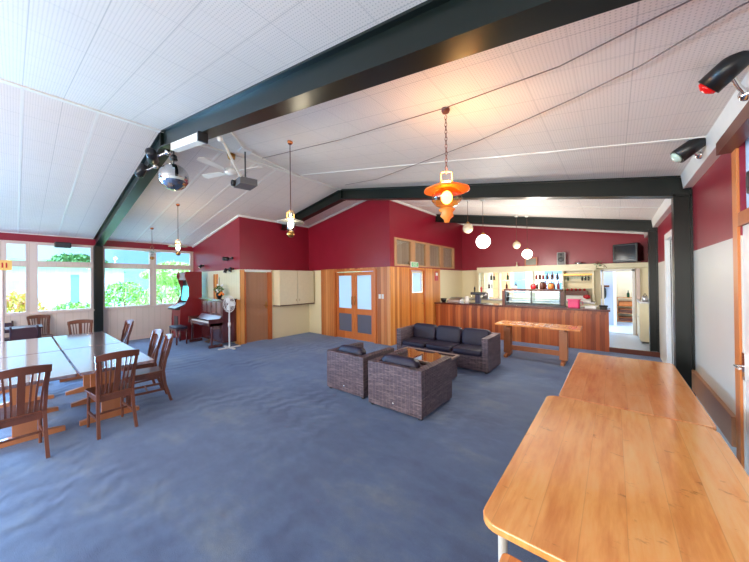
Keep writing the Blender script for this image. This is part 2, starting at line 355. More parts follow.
strip('trim_4', (XG, -5, ZR), (XG, 6.25, ZR), .06, .022)
strip('trim_5', (XL, 3.885, ZE), (-7.92, 3.885, roof(-7.92)), .04, .05)
strip('trim_6', (-7.905, 3.9, roof(-7.92)), (-7.905, 6.25, roof(-7.92)), .04, .05)
strip('trim_7', (-7.92, 6.235, roof(-7.92)), (XG, 6.235, ZR), .04, .05); strip('trim_8', (XG, 6.235, ZR), (-4.56, 6.235, roof(-4.56)), .04, .05)
strip('trim_9', (-4.545, 6.25, roof(-4.56)), (-4.545, 11, roof(-4.56)), .04, .06); strip('trim_10', (-4.56, 10.98, roof(-4.56)), (XR, 10.98, ZE), .04, .06)
k = 10
for i in range(5):
    y = .07-.65*3+.65*i
    k += 1; strip('trim_%d' % k, (XL, y, ZE), (XG-.03, y, ZR), .028, .006)
for y in (3.9, 7.3):
    k += 1; strip('trim_%d' % k, (max(XG, -5.29 if y < 6.3 else -4.56), y, roof(max(XG, -5.29 if y < 6.3 else -4.56))), (XR, y, ZE), .03, .008)
for y in (2.3, 2.95, 3.4):
    k += 1; strip('trim_%d' % k, (XL, y, ZE), (XG, y, ZR), .028, .006)
# fascia and dark pelmet along the right wall
for i, (a, b) in enumerate(((-5, 5.17), (5.36, 8.79), (8.98, 11))):
    k += 1; vs = [(.65, a, 2.967), (.75, a, 2.95), (.75, a, 2.80), (.67, a, 2.80)]
    struct(M().add(vs+[(x, b, z) for x, _, z in vs], [(0, 1, 2, 3), (7, 6, 5, 4), (0, 4, 5, 1), (1, 5, 6, 2), (2, 6, 7, 3), (3, 7, 4, 0)]).build('trim_%d' % k, mt['white']))
struct(M().box(.655, .75, -2, 3.6, 2.70, 2.798).build('trim_30', mt['dkwood']))
struct(M().box(.715, .75, 3.62, 5.17, .36, .60).build('trim_31', mt['skirt'], bevel=.004))
struct(M().box(.73, .75, 3.62, 5.17, 0, .08).build('baseboard_right', mt['white']))
# portal frames of dark steel: rafters and posts
for i, (y0, y1) in enumerate(((1.40, 1.57), (5.18, 5.35), (8.80, 8.97))):
    left = XL if i < 2 else -4.56
    if i == 1: left = -7.92
    for j, (xa, xb) in enumerate(((XG, XR-.0), (left, XG)) if i < 2 else ((left, XR),)):
        m = M()
        for w0, w1, d0, d1 in ((y0, y1, 0, .018), (y0, y1, .232, .25), ((y0+y1)/2-.012 if False else y0+.045, y1-.045, .018, .232)):
            za, zb = roof(xa), roof(xb)
            vs = [(xa, w0, za-d1), (xb, w0, zb-d1), (xb, w1, zb-d1), (xa, w1, za-d1), (xa, w0, za-d0), (xb, w0, zb-d0), (xb, w1, zb-d0), (xa, w1, za-d0)]
            m.add(vs, [(0, 3, 2, 1), (4, 5, 6, 7), (0, 1, 5, 4), (1, 2, 6, 5), (2, 3, 7, 6), (3, 0, 4, 7)])
        if i < 2 and j == 0:
            m.box(xa-.012, xa+.012, y0, y1, roof(xa)-.26, roof(xa))
        struct(m.build('trim_%d' % (40+i*2+j), mt['beam']))
def post(name, x0, x1, y0, y1, z1):
    m = M(); m.box(x0, x0+.02, y0, y1, 0, z1).box(x1-.02, x1, y0, y1, 0, z1).box(x0+.02, x1-.02, y0+.03, y1-.03, 0, z1); struct(m.build(name, mt['beam']))
post('trim_50', XL+.0, XL+.2, 1.40, 1.57, 2.75); post('trim_51', .585, .75, 5.18, 5.35, 2.78); post('trim_52', .60, .75, 8.80, 8.97, 2.78)
# timber cladding
m = M(); m.box(-7.915, -7.905, 3.9, 3.96, 0, 2.04).box(-7.92, -7.9, 3.9, 4.02, 0, 2.04); struct(m.build('trim_53', mt['timber2']))
struct(M().box(-8.16, -7.90, 3.875, 3.9, 0, 1.22).build('trim_54', mt['timber2'])); struct(M().box(-9.55, -9.28, 3.88, 3.9, 0, 1.95).build('trim_55', mt['timber2']))
m = M(); m.box(-7.27, -6.66, 6.215, 6.25, 0, 2.07).box(-5.0, -4.56, 6.215, 6.25, 0, 2.07).box(-6.66, -5.0, 6.215, 6.25, 2.03, 2.07); struct(m.build('trim_56', mt['timber']))
m = M(); m.box(-4.56, -4.525, 6.215, 7.14, 0, 2.07).box(-4.56, -4.525, 8.04, 9.05, 0, 2.07).box(-4.56, -4.525, 7.14, 8.04, 2.03, 2.07); struct(m.build('trim_57', mt['timber2']))
# ------------------------------------------------ side door (brown)
def door(n, parts):
    d = struct(bpy.data.objects.new('door_%d' % n, None)); COL.objects.link(d); return d
d = door(1, 0); d.location = (-7.92, 4.4, 0)
M().box(-7.96, -7.925, 4.05, 4.73, .01, 1.98).build('door_leaf', mt['door_ply'], d)
m = M(); m.box(-7.93, -7.885, 4.02, 4.06, 0, 2.02).box(-7.93, -7.885, 4.73, 4.85, 0, 2.02).build('door_frame', mt['frame'], d)
M().box(-7.93, -7.87, 4.02, 4.82, 1.985, 2.05).build('door_head', mt['white'], d)
h = M().box(-7.925, -7.915, 4.66, 4.70, .93, 1.12).tube([(-7.915, 4.68, 1.02), (-7.87, 4.68, 1.02), (-7.87, 4.58, 1.02)], .009).build('door_handle', mt['brass'], d)
# ------------------------------------------------ double doors with frosted panes
d = door(2, 0); d.location = (-5.83, 6.25, 0)
M().box(-6.66, -6.58, 6.19, 6.26, 0, 2.03).box(-5.08, -5.0, 6.19, 6.26, 0, 2.03).box(-6.58, -5.08, 6.19, 6.26, 1.97, 2.03).build('door_frame', mt['frame'], d)
for x0, x1, hx in ((-6.57, -5.84, -5.89), (-5.82, -5.09, -5.77)):
    m = M(); a, b = x0+.1, x1-.1
    m.box(x0, a, 6.22, 6.26, .01, 1.96).box(b, x1, 6.22, 6.26, .01, 1.96).box(a, b, 6.22, 6.26, .01, .22).box(a, b, 6.22, 6.26, .74, .90).box(a, b, 6.22, 6.26, 1.86, 1.96)
    lf = m.build('door_leaf', mt['frame'], d, bevel=.003)
    M().box(a, b, 6.238, 6.246, .90, 1.86).build('upper_pane', mt['frost'], lf); M().box(a, b, 6.238, 6.246, .22, .74).build('lower_pane', mt['frost_low'], lf)
    M().tube([(hx, 6.22, 1.0), (hx, 6.17, 1.02), (hx, 6.17, 1.24), (hx, 6.22, 1.26)], .011).build('door_handle', mt['brass'], lf)
# ------------------------------------------------ servery-side single door
d = door(3, 0); d.location = (-4.56, 7.6, 0)
M().box(-4.57, -4.51, 7.14, 7.21, 0, 2.03).box(-4.57, -4.51, 7.97, 8.04, 0, 2.03).box(-4.57, -4.51, 7.21, 7.97, 1.98, 2.03).build('door_frame', mt['frame'], d)
M().box(-4.6, -4.55, 7.22, 7.34, .01, 1.97).box(-4.6, -4.55, 7.86, 7.96, .01, 1.97).box(-4.6, -4.55, 7.34, 7.86, .01, 1.36).box(-4.6, -4.55, 7.34, 7.86, 1.92, 1.97).build('door_leaf', mt['timber2'], d)
M().box(-4.58, -4.57, 7.34, 7.86, 1.36, 1.92).build('pane', mt['frost'], d)
M().box(-4.552, -4.54, 7.31, 7.34, 1.33, 1.95).box(-4.552, -4.54, 7.86, 7.89, 1.33, 1.95).box(-4.552, -4.54, 7.34, 7.86, 1.33, 1.36).box(-4.552, -4.54, 7.34, 7.86, 1.92, 1.95).build('glazing_bead', mt['chrome'], d)
M().tube([(-4.55, 7.9, 1.0), (-4.5, 7.9, 1.0), (-4.5, 7.8, 1.0)], .01).build('door_handle', mt['brass'], d)
# high windows over it
k = 30
for a, b in ((6.5, 7.33), (7.45, 8.2), (8.32, 9.2), (9.3, 10.2)):
    k += 1; w = struct(bpy.data.objects.new('window_%d' % k, None)); COL.objects.link(w); w.location = (-4.6, a, 2.12)
    m = M(); t = .05; m.box(-4.64, -4.54, a-.06, a+t, 2.1, 2.87).box(-4.64, -4.54, b-t, b+.06, 2.1, 2.87).box(-4.64, -4.54, a+t, b-t, 2.1, 2.15).box(-4.64, -4.54, a+t, b-t, 2.82, 2.87)
    m.build('window_frame', mt['blindframe'], w); M().box(-4.6, -4.594, a+t, b-t, 2.15, 2.82).build('pane', mt['cabglass'], w); M().box(-4.64, -4.625, a+t, b-t, 2.15, 2.82).build('blind', mt['curtain'], w)
# ------------------------------------------------ right wall: framed exterior door, white glazed door further on
d = door(4, 0); d.location = (.75, 3.0, 0)
m = M(); m.box(.735, .86, 3.49, 3.60, 0, 2.699).box(.735, .86, 2.5, 2.6, 0, 2.699).box(.735, .86, 2.6, 3.49, 2.1, 2.2).build('door_frame', mt['frame'], d)
M().box(.76, .8, 2.6, 3.48, .01, 2.1).build('door_leaf', mt['white'], d); M().box(.78, .79, 2.6, 3.48, 2.2, 2.75).build('fanlight', mt['frost'], d)
M().box(.74, .76, 3.4, 3.46, .95, 1.15).tube([(.745, 3.43, 1.05), (.7, 3.43, 1.05), (.7, 3.32, 1.05)], .009).build('door_handle', mt['chrome'], d)
d = door(5, 0); d.location = (.75, 6.5, 0)
M().box(.69, .86, 7.05, 7.15, 0, 2.45).box(.69, .86, 5.9, 6.0, 0, 2.45).box(.69, .86, 6.0, 7.05, 2.35, 2.45).build('door_frame', mt['white'], d)
M().box(.76, .8, 6.0, 6.12, .1, 2.35).box(.76, .8, 6.93, 7.05, .1, 2.35).box(.76, .8, 6.12, 6.93, .1, .3).box(.76, .8, 6.12, 6.93, 2.23, 2.35).build('door_leaf', mt['white'], d)
M().box(.775, .785, 6.12, 6.93, .3, 2.23).build('pane', mt['frost'], d)
# ------------------------------------------------ raised servery floor, kitchen room beyond
struct(M().box(-4.5, .75, 8.78, 11.0, 0, .1).build('floor_servery', mt['vinyl'])); struct(M().box(-.1, .75, 8.72, 8.78, 0, .105).build('trim_60', mt['dkwood']))
struct(M().box(-4.6, 1.6, 11.0, 15.1, 0, .1).build('floor_kitchen', mt['vinyl']))
wall('wall_kitchen_back', 'x', 14.5, 14.6, -4.6, 1.6, [(-4.2, -3.0, 1.0, 2.2), (-2.4, -1.4, 1.1, 2.2)], mt['kitchen'], .1, 2.75)
wall('wall_kitchen_right', 'y', 1.5, 1.6, 11.1, 14.5, [], mt['kitchen'], .1, 2.75)
wall('wall_kitchen_left', 'y', -4.6, -4.5, 11.1, 14.5, [], mt['kitchen'], .1, 2.75)
wall('wall_kitchen_blue', 'y', -.06, .02, 12.9, 14.5, [], mt['bluewall'], .1, 2.75); wall('wall_kitchen_partition', 'x', 12.85, 12.9, -.9, .02, [], mt['bluewall'], .1, 2.75)
struct(M().box(-4.6, 1.6, 11.1, 14.6, 2.75, 2.85).build('ceiling_kitchen', mt['kitchen']))
struct(M().box(-.28, -.23, 10.94, 11.12, .1, 1.95).box(.40, .46, 10.94, 11.12, .1, 1.95).box(-.28, .46, 10.94, 11.12, 1.9, 1.97).build('trim_61', mt['white']))
struct(M().box(.48, .56, 10.9, 11.0, .1, 1.97).build('trim_62', mt['winframe'])); struct(M().box(-.02, .06, 12.84, 12.92, .1, 2.1).build('trim_63', mt['white']))
for i, (a, b) in enumerate(((-4.2, -3.0), (-2.4, -1.4))):
    w = struct(bpy.data.objects.new('window_%d' % (40+i), None)); COL.objects.link(w); w.location = (a, 14.5, 1.0)
    z0 = 1.0 if i == 0 else 1.1
    M().box(a, a+.05, 14.48, 14.6, z0, 2.2).box(b-.05, b, 14.48, 14.6, z0, 2.2).box(a+.05, b-.05, 14.48, 14.6, z0, z0+.05).box(a+.05, b-.05, 14.48, 14.6, 2.15, 2.2).build('window_frame', mt['white'], w)
    M().box(a+.05, b-.05, 14.55, 14.556, z0+.05, 2.15).build('pane', mt['glass'], w)
# exterior ground and hill
struct(M().box(-14.0, XL-.13, -20, 25, -.249, -.2).build('ground_bounce_slab', plain('pale_bounce_surface', srgb(206, 204, 200), .8)))  # pale slab added out of view to bounce light onto beam and ceiling
struct(M().box(-70, XL-.13, -40, 45, -.35, -.25).build('ground', mt['grass']))
m = M(); NX, NY = 16, 40; vs = []
for i in range(NX):
    for j in range(NY):
        x = -70+i*2.2; y = -60+j*4; h = 5.5*math.exp(-((x+64)/16)**2)*(.75+.25*math.sin(y*.11+1))+.5*math.sin(x*.9+y*.5); vs.append((x, y, h-.6 if i < NX-1 else -.6))
m.add(vs, [(i*NY+j, (i+1)*NY+j, (i+1)*NY+j+1, i*NY+j+1) for i in range(NX-1) for j in range(NY-1)], True)
hm = plain('wooded_hillside', srgb(86, 128, 76), .9, var=.5, scale=1.5); struct(m.build('ground_hillside', hm))
#@@OBJECTS
# ================================================================ OUTSIDE
mt['shed'] = boards('white_corrugated_shed', [srgb(226, 228, 236), srgb(234, 236, 242), srgb(240, 242, 246)], w=.16, dark=.25)
mt['shedroof'] = plain('grey_sheet_roof', srgb(150, 160, 176), .4, .3)
t = thing('garden_shed', 'long white shed with a blue-grey door across the lawn outside the windows', 'shed', (-24, 1.5, -.25))
M().box(-26, -24, -3.0, 4.4, -.25, 2.6).build('wall', mt['shed'], t); M().box(-26.3, -23.7, -3.3, 4.7, 2.6, 2.75).build('roof', mt['shedroof'], t)
M().box(-24, -23.95, 2.05, 2.4, -.25, 2.2).build('door', plain('slate_blue_paint', srgb(120, 140, 190), .5), t); M().box(-24, -23.96, -.2, 1.0, .9, 1.9).build('window', mt['cabglass'], t)
def leafmat(n, a, b):
    g = G(n); v, x, y, z = g.pos(True); c = g.mix(g.white(g.math('FLOOR', g.math('MULTIPLY', g.math('ADD', x, g.math('MULTIPLY', y, 3.1)), 9.0))), a, b); return g.out(c, .6)
lm = [leafmat('fresh_leaf', srgb(96, 150, 60), srgb(190, 214, 110)), leafmat('dark_leaf', srgb(52, 96, 44), srgb(120, 160, 84)), leafmat('olive_leaf', srgb(150, 176, 84), srgb(214, 222, 150)), leafmat('golden_leaf', srgb(196, 186, 60), srgb(232, 170, 80))]
def foliage(n, rx, ry, rz, s, seed):
    R = random.Random(seed); m = M()
    for i in range(n):
        a, b = R.uniform(0, 6.283), math.acos(R.uniform(-1, 1)); k = R.uniform(.55, 1)**.5
        w = 1+.22*math.sin(3*a+seed)+.15*math.sin(5*b)
        p = Vector((rx*k*w*math.sin(b)*math.cos(a), ry*k*w*math.sin(b)*math.sin(a), rz*k*math.cos(b)+rz*.95))
        u = Vector((R.gauss(0, 1), R.gauss(0, 1), R.gauss(0, 1))).normalized(); v = u.orthogonal().normalized(); q = s*R.uniform(.6, 1.3)
        m.add([p-u*q, p-v*q*.4, p+u*q, p+v*q*.4], [(0, 1, 2, 3)])
    return m
def shrub(name, label, loc, r, h, mat, n=1300, s=.09, stem=False, seed=1, group=None, flower=None):
    t = thing(name, label, 'tree' if stem else 'shrub', loc, 0, group); z = h*.45 if stem else 0
    m = foliage(n, r, r, (h-z)/2, s, seed); m.v = [(a, b, c+z) for a, b, c in m.v]; m.build('foliage', mat, t, world=False)
    M().tube([(0, 0, 0), (.05*r, .03, h*.4), (0, 0, h*.7)], [.05*r+.02, .04*r+.015, .02*r+.01], 6).build('stem', mt['dkwood'], t, world=False)
    if flower:
        f = foliage(90, r*1.02, r*1.02, (h-z)/2, s*.7, seed+50); f.v = [(a, b, c+z) for a, b, c in f.v]; f.build('blossoms', flower, t, world=False)
wf = plain('white_blossom', srgb(244, 244, 248), .6); pf = plain('pink_blossom', srgb(226, 120, 120), .6)
shrub('garden_shrub', 'golden green shrub with pink blossoms outside the leftmost window', (-14.4, .1, -.25), .55, 1.75, lm[3], flower=pf, seed=3)
shrub('garden_shrub', 'low flowering shrub with white blossoms in front of the white shed', (-15.5, 1.35, -.25), .75, 1.3, lm[0], flower=wf, seed=4)
shrub('garden_shrub', 'bright green shrub outside the window just right of the dark post', (-16.6, 3.05, -.25), .85, 2.1, lm[0], 1800, flower=wf, seed=5)
shrub('garden_shrub', 'pale olive bush outside the middle of the right-hand windows', (-14.9, 3.95, -.25), .75, 1.9, lm[2], 1800, seed=6)
shrub('garden_shrub', 'yellow green bush outside the window beside the tall red cabinet', (-16.2, 5.7, -.25), 1.0, 2.3, lm[0], 1800, seed=7)
shrub('garden_tree', 'dark leafy tree rising behind the left end of the shed', (-33, -4.0, -.25), 2.4, 4.6, lm[1], 2200, .22, True, 8)
shrub('garden_tree', 'dark leafy tree rising behind the middle of the shed', (-33, 3.2, -.25), 2.2, 4.3, lm[1], 2200, .22, True, 9)
shrub('garden_tree', 'broad green tree to the right of the shed', (-27, 8.2, -.25), 2.3, 3.6, lm[2], 2400, .2, True, 10)
shrub('garden_tree', 'green tree seen beyond the window beside the tall red cabinet', (-27, 14.5, -.25), 2.2, 3.7, lm[1], 2000, .2, True, 11)
# ================================================================ TABLES NEAR THE CAMERA
def rrect(x0, x1, y0, y1, r, n=6):
    P = []
    for cx, cy, a0 in ((x1-r, y0+r, -90), (x1-r, y1-r, 0), (x0+r, y1-r, 90), (x0+r, y0+r, 180)):
        for i in range(n+1): a = math.radians(a0+90*i/n); P.append((cx+r*math.cos(a), cy+r*math.sin(a)))
    return P
mt['leg'] = plain('cream_enamelled_steel', srgb(214, 206, 190), .35)
def bigtable(label, x0, x1, y0, y1, z, mat, r=.05):
    t = thing('wooden_table', label, 'table', ((x0+x1)/2, (y0+y1)/2, 0), 0)
    M().prism(rrect(x0, x1, y0, y1, r), z-.032, z).build('tabletop', mat, t, bevel=.006)
    M().box(x0+.09, x1-.09, y0+.1, y0+.125, z-.11, z-.033).box(x0+.09, x1-.09, y1-.125, y1-.1, z-.11, z-.033).box(x0+.09, x0+.115, y0+.125, y1-.125, z-.11, z-.033).box(x1-.115, x1-.09, y0+.125, y1-.125, z-.11, z-.033).build('apron', mt['trestle'], t)
    for x in (x0+.07, x1-.07):
        for y in (y0+.09, y1-.09): M().tube([(x, y, 0), (x, y, z-.033)], .019, 10).build('leg', mt['leg'], t)
bigtable('honey-coloured plank table nearest the camera, its rounded corner over the lower table', -.44, .50, 1.19, 2.83, .75, mt['top'], .075)
bigtable('reddish plank table standing behind the honey-coloured one, towards the servery', -.37, .51, 2.86, 4.70, .745, mt['top2'], .04)
bigtable('lower wooden table just showing under the near corner of the honey-coloured table', -.335, .56, -.5, 1.16, .70, mt['top2'], .02)
# ================================================================ DINING GROUP
def trestle(label, x0, x1, y0, y1, z, mat, name='trestle_table', fi=(.45, .33), group=None, uw=.025):
    t = thing(name, label, 'table', ((x0+x1)/2, (y0+y1)/2, 0), 0, group); yc = (y0+y1)/2
    M().prism(rrect(x0, x1, y0, y1, .02, 3), z-.035, z).build('tabletop', mat, t, bevel=.004)
    for x in (x0+fi[0], x1-fi[1]):
        M().box(x-uw, x+uw, yc-.09, yc+.09, .076, z-.09).build('upright', mt['trestle'], t, bevel=.004)
        M().add([], []).prism([(y0+.05, 0), (y1-.05, 0), (y1-.05, .045), (yc+.12, .075), (yc-.12, .075), (y0+.05, .045)], x-.03, x+.03, Matrix(((0, 0, 1, 0), (1, 0, 0, 0), (0, 1, 0, 0), (0, 0, 0, 1)))).build('foot', mt['trestle'], t)
        M().box(x-.03, x+.03, y0+.08, y1-.08, z-.09, z-.036).build('bearer', mt['trestle'], t)
    M().box(x0+fi[0]+uw+.001, x1-fi[1]-uw-.001, yc-.018, yc+.018, .14, .24).build('stretcher', mt['trestle'], t)
trestle('glossy dining table at the near right of the joined block of four', -6.20, -4.48, .45, 1.12, .75, mt['dtop'], fi=(.33, .54))
trestle('glossy dining table at the near left of the block, behind the foreground chair', -6.20, -4.48, -.28, .43, .75, mt['dtop'], fi=(.33, .54))
trestle('glossy dining table at the window side of the block, right half', -7.95, -6.225, .45, 1.12, .75, mt['dtop'])
trestle('glossy dining table at the window side, cut by the left edge of the photo', -7.95, -6.225, -.28, .43, .75, mt['dtop'])
def make_chair(label):
    t = thing('dining_chair', label, 'chair', (0, 0, 0))
    # shaped seat with front wider than back
    M().prism([(-.2, -.19), (.2, -.19), (.225, .22), (.19, .245), (-.19, .245), (-.225, .22)], .43, .455).build('seat', mt['chair'], t, bevel=.008, world=False)
    M().box(-.19, .19, .18, .2, .37, .43).box(-.19, -.17, -.17, .18, .37, .43).box(.17, .19, -.17, .18, .37, .43).box(-.17, .17, -.18, -.16, .37, .43).build('seat_frame', mt['chair'], t, world=False)
    for s in (-1, 1):
        M().tube([(s*.19, .2, 0), (s*.185, .19, .43)], [.016, .021], 8).build('leg', mt['chair'], t, world=False)
        m = M()
        pts = [(s*.2, -.27, 0), (s*.19, -.2, .25), (s*.185, -.18, .45), (s*.195, -.22, .7), (s*.215, -.27, .9)]
        for (a, b) in zip(pts, pts[1:]):
            m.add([(q[0]+dx, q[1]+dy, q[2]) for q in (a, b) for dx, dy in ((-.017, -.017), (.017, -.017), (.017, .017), (-.017, .017))], [(0, 3, 2, 1), (4, 5, 6, 7), (0, 1, 5, 4), (1, 2, 6, 5), (2, 3, 7, 6), (3, 0, 4, 7)])
        m.build('leg', mt['chair'], t, world=False)
        M().box(s*.19-.009, s*.19+.009, -.2, .2, .17, .2).build('stretcher', mt['chair'], t, world=False)
    M().box(-.18, .18, -.009, .009, .175, .195).build('stretcher', mt['chair'], t, world=False)
    # curved top rail
    n = 12; F = []; B = []
    for i in range(n+1):
        x = -.235+.47*i/n; c = (x/.235)**2; F.append((x, -.262-.04*(1-c)+.012, .845+.012*(1-c))); B.append((x, -.275-.04*(1-c)-.012, .915+.022*(1-c)))
    vs = []
    for f, b in zip(F, B): vs += [(f[0], f[1], f[2]), (f[0], f[1]-.024, f[2]), (b[0], b[1], b[2]), (b[0], b[1]+.024, b[2])]
    fs = [(0, 1, 2, 3), (4*n+3, 4*n+2, 4*n+1, 4*n)]
    for i in range(n):
        for a in range(4): fs.append((4*i+a, 4*i+4+a, 4*i+4+(a+1) % 4, 4*i+(a+1) % 4))
    M().add(vs, fs, False).build('top_rail', mt['chair'], t, world=False)
    for i, (xb, w) in enumerate(((-.15, .018), (-.108, .018), (-.066, .018), (0, .062), (.066, .018), (.108, .018), (.15, .018))):
        xt = xb*1.25; m = M(); P = []
        for q in range(7):
            f = q/6; P.append((xb+(xt-xb)*f**1.6, -.17-.055*math.sin(f*2.2)-.06*f*f-.02*(1-(xb/.2)**2)*f, .45+.41*f))
        for a, b in zip(P, P[1:]):
            m.add([(p[0]+dx*w/2, p[1]+dy*.007, p[2]) for p in (a, b) for dx, dy in ((-1, -1), (1, -1), (1, 1), (-1, 1))], [(0, 3, 2, 1), (4, 5, 6, 7), (0, 1, 5, 4), (1, 2, 6, 5), (2, 3, 7, 6), (3, 0, 4, 7)])
        m.build('slat', mt['chair'], t, world=False)
    return t
def narrow(t, k=.84):
    for ch in t.children:
        for v in ch.data.vertices: v.co.x *= k
CG = 'slat-back dining chairs around the joined tables'
c0 = make_chair('brown slat-back chair in the left foreground with its back to the camera'); c0['group'] = CG; bpy.context.view_layer.update(); narrow(c0)
c0.location = (-4.62, .03, 0); c0.rotation_euler = (0, 0, math.pi/2+.05)
for x, y, rz, lab in ((-4.70, .735, math.pi/2+.08, 'brown slat-back chair with its back to the camera, second from the left edge'),
        (-5.22, 1.20, math.pi-.12, 'brown slat-back chair seen side-on at the right end of the tables, nearest the camera'),
        (-5.86, 1.24, math.pi+.05, 'brown slat-back chair just behind the side-on chair at the right end of the tables'),
        (-7.85, 1.26, math.pi+.1, 'brown slat-back chair at the far right corner of the tables by the windows'),
        (-8.58, .9, -math.pi/2, 'brown slat-back chair facing the camera behind the tables, left of the dark post'),
        (-10.86, .42, -math.pi/2+.1, 'brown slat-back chair against the window wall beyond the small dark table')):
    dup(c0, (x, y, 0), rz, lab, CG)
# dark small table and solid back chairs by the window
mt['dchair'] = plain('dark_stained_wood', srgb(60, 32, 40), .35)
t = thing('side_table', 'small dark wooden table standing by the window wall at the far left', 'table', (-10.3, .0, 0))
M().prism(rrect(-10.6, -10.0, -.5, .42, .03), .72, .75).build('tabletop', mt['dchair'], t)
for x in (-10.55, -10.05):
    for y in (-.45, .37): M().box(x-.02, x+.02, y-.02, y+.02, 0, .72).build('leg', mt['dchair'], t)
def solid_chair(label, x, y, rz):
    t = thing('dark_chair', label, 'chair', (x, y, 0), rz)
    M().box(-.2, .2, -.2, .2, .42, .46).build('seat', mt['dchair'], t, world=False, bevel=.01); M().prism(rrect(-.17, .17, .56, .8, .04), -.24, -.215, Matrix(((1, 0, 0, 0), (0, 0, 1, 0), (0, 1, 0, 0), (0, 0, 0, 1)))).build('backrest', mt['dchair'], t, world=False)
    for sx in (-.18, .18):
        M().tube([(sx, .18, 0), (sx, .18, .42)], .017).build('leg', mt['dchair'], t, world=False); M().tube([(sx, -.22, 0), (sx, -.19, .45), (sx, -.25, .84)], .017).build('leg', mt['dchair'], t, world=False)
solid_chair('dark solid-back chair drawn up to the small dark table, back to the camera', -9.75, .14, math.pi/2)
solid_chair('dark chair at the left edge of the photo under the window', -10.88, -.2, -math.pi/2)
t = thing('sign_post', 'slim pole with a yellow sign box on top at the far left by the window', 'sign', (-9.4, -.14, 0))
M().tube([(-9.4, -.14, 0), (-9.4, -.14, 1.99)], .025).build('pole', mt['winframe'], t); M().lathe([(.16, 0), (.16, .02), (.04, .04)], (-9.4, -.14, 0)).build('base', mt['frame'], t)
M().box(-9.43, -9.37, -.24, -.02, 1.99, 2.19).build('sign_box', plain('yellow_sign', srgb(238, 196, 110), .5), t); M().box(-9.369, -9.365, -.15, -.13, 2.04, 2.14).box(-9.369, -9.365, -.10, -.08, 2.04, 2.14).build('sign_marks', mt['redp'], t)
t = thing('wall_speaker', 'small black speaker fixed to the red band above the windows', 'speaker', (-11.15, .81, 2.68))
M().box(-11.17, -11.0, .66, .96, 2.64, 2.78).build('cabinet', mt['black'], t, bevel=.02); M().box(-11.0, -10.992, .69, .93, 2.66, 2.76).build('grille', mt['dgrey'], t)
# ================================================================ PIANO CORNER
t = thing('upright_piano', 'dark mahogany upright piano against the pale boarded wall', 'piano', (-8.75, 3.6, 0))
M().box(-9.46, -8.06, 3.5, 3.87, .08, 1.22).build('case', mt['piano'], t, bevel=.008); M().box(-9.49, -8.03, 3.44, 3.875, 1.22, 1.25).build('lid', mt['piano'], t, bevel=.006)
M().box(-9.46, -8.06, 3.18, 3.5, .56, .64).box(-9.46, -9.42, 3.16, 3.5, .56, .74).box(-8.10, -8.06, 3.16, 3.5, .56, .74).build('key_bed', mt['piano'], t, bevel=.006)
kb = M().box(-9.4, -8.12, 3.22, 3.36, .64, .665).build('keyboard', mt['white'], t)
m = M()
for i in range(36):
    if i % 7 not in (2, 6): m.box(-9.385+i*.0352, -9.37+i*.0352, 3.28, 3.36, .665, .678)
m.build('black_keys', mt['black'], kb)
mt['fallboard'] = plain('polished_fallboard', srgb(104, 56, 56), .3, 0, **{'Coat Weight': 1.0, 'Coat Roughness': .3, 'Coat IOR': 2.3})
M().add([(-9.42, 3.36, .665), (-8.1, 3.36, .665), (-8.1, 3.495, .80), (-9.42, 3.495, .80), (-9.42, 3.38, .66), (-8.1, 3.38, .66), (-8.1, 3.5, .78), (-9.42, 3.5, .78)], [(0, 1, 2, 3), (7, 6, 5, 4), (0, 4, 5, 1), (1, 5, 6, 2), (2, 6, 7, 3), (3, 7, 4, 0)]).build('fallboard', mt['fallboard'], t)
for x in (-9.3, -8.98, -8.66, -8.34): M().box(x-.01, x+.19, 3.485, 3.499, .86, 1.16).build('upper_panel', mt['fallboard'], t, bevel=.01)
for x in (-9.42, -8.1):
    M().lathe([(.03, 0), (.035, .02), (.02, .06), (.034, .2), (.024, .34), (.036, .5), (.03, .56)], (x, 3.24, 0), 12).build('leg', mt['piano'], t); M().box(x-.04, x+.04, 3.16, 3.5, 0, .07).build('foot', mt['piano'], t, bevel=.01)
M().box(-9.42, -8.1, 3.49, 3.499, .12, .52).build('lower_panel', mt['piano'], t, bevel=.004)
for x in (-8.85, -8.75, -8.65): M().tube([(x, 3.5, .1), (x, 3.4, .06), (x, 3.36, .05)], .012).build('pedal', mt['brass'], t)
t = thing('piano_stool', 'small dark piano stool in front of the keyboard', 'stool', (-9.45, 3.0, 0))
M().pillow((-9.5, 2.92, .46), .3, .16, .035, .3).build('cushion', mt['leather'], t); M().box(-9.78, -9.22, 2.78, 3.06, .38, .43).build('frame', mt['piano'], t)
for x in (-9.76, -9.24):
    for y in (2.80, 3.04): M().lathe([(.018, 0), (.026, .1), (.018, .2), (.026, .38)], (x, y, 0), 8).build('leg', mt['piano'], t)
t = thing('flower_pot', 'small dark pot with an orange and white flower arrangement on the piano', 'plant', (-8.62, 3.66, 1.25))
M().lathe([(.05, 1.25), (.085, 1.32), (.09, 1.38), (.06, 1.41)], (-8.62, 3.66, 0), 14).build('pot', mt['black'], t)
f = foliage(140, .12, .12, .12, .035, 21); f.v = [(a-8.62, b+3.66, c+1.38) for a, b, c in f.v]; f.build('leaves', lm[1], t)
m = M(); R = random.Random(5)
for i in range(9): m.ball((-8.62+R.uniform(-.11, .13), 3.66+R.uniform(-.08, .08), 1.44+R.uniform(0, .2)), .028, 8, 5)
m.build('flowers', wf, t)
m = M()
for i in range(5): m.ball((-8.5+R.uniform(-.08, .1), 3.62+R.uniform(-.06, .06), 1.34+R.uniform(0, .1)), .035, 8, 5)
m.build('orange_flowers', plain('orange_petal', srgb(236, 130, 50), .6), t); M().tube([(-8.62, 3.66, 1.5), (-8.6, 3.66, 1.85)], .005).build('tall_stem', lm[1], t)
pm = lambda y: 3.08+(y-2.92)*.65
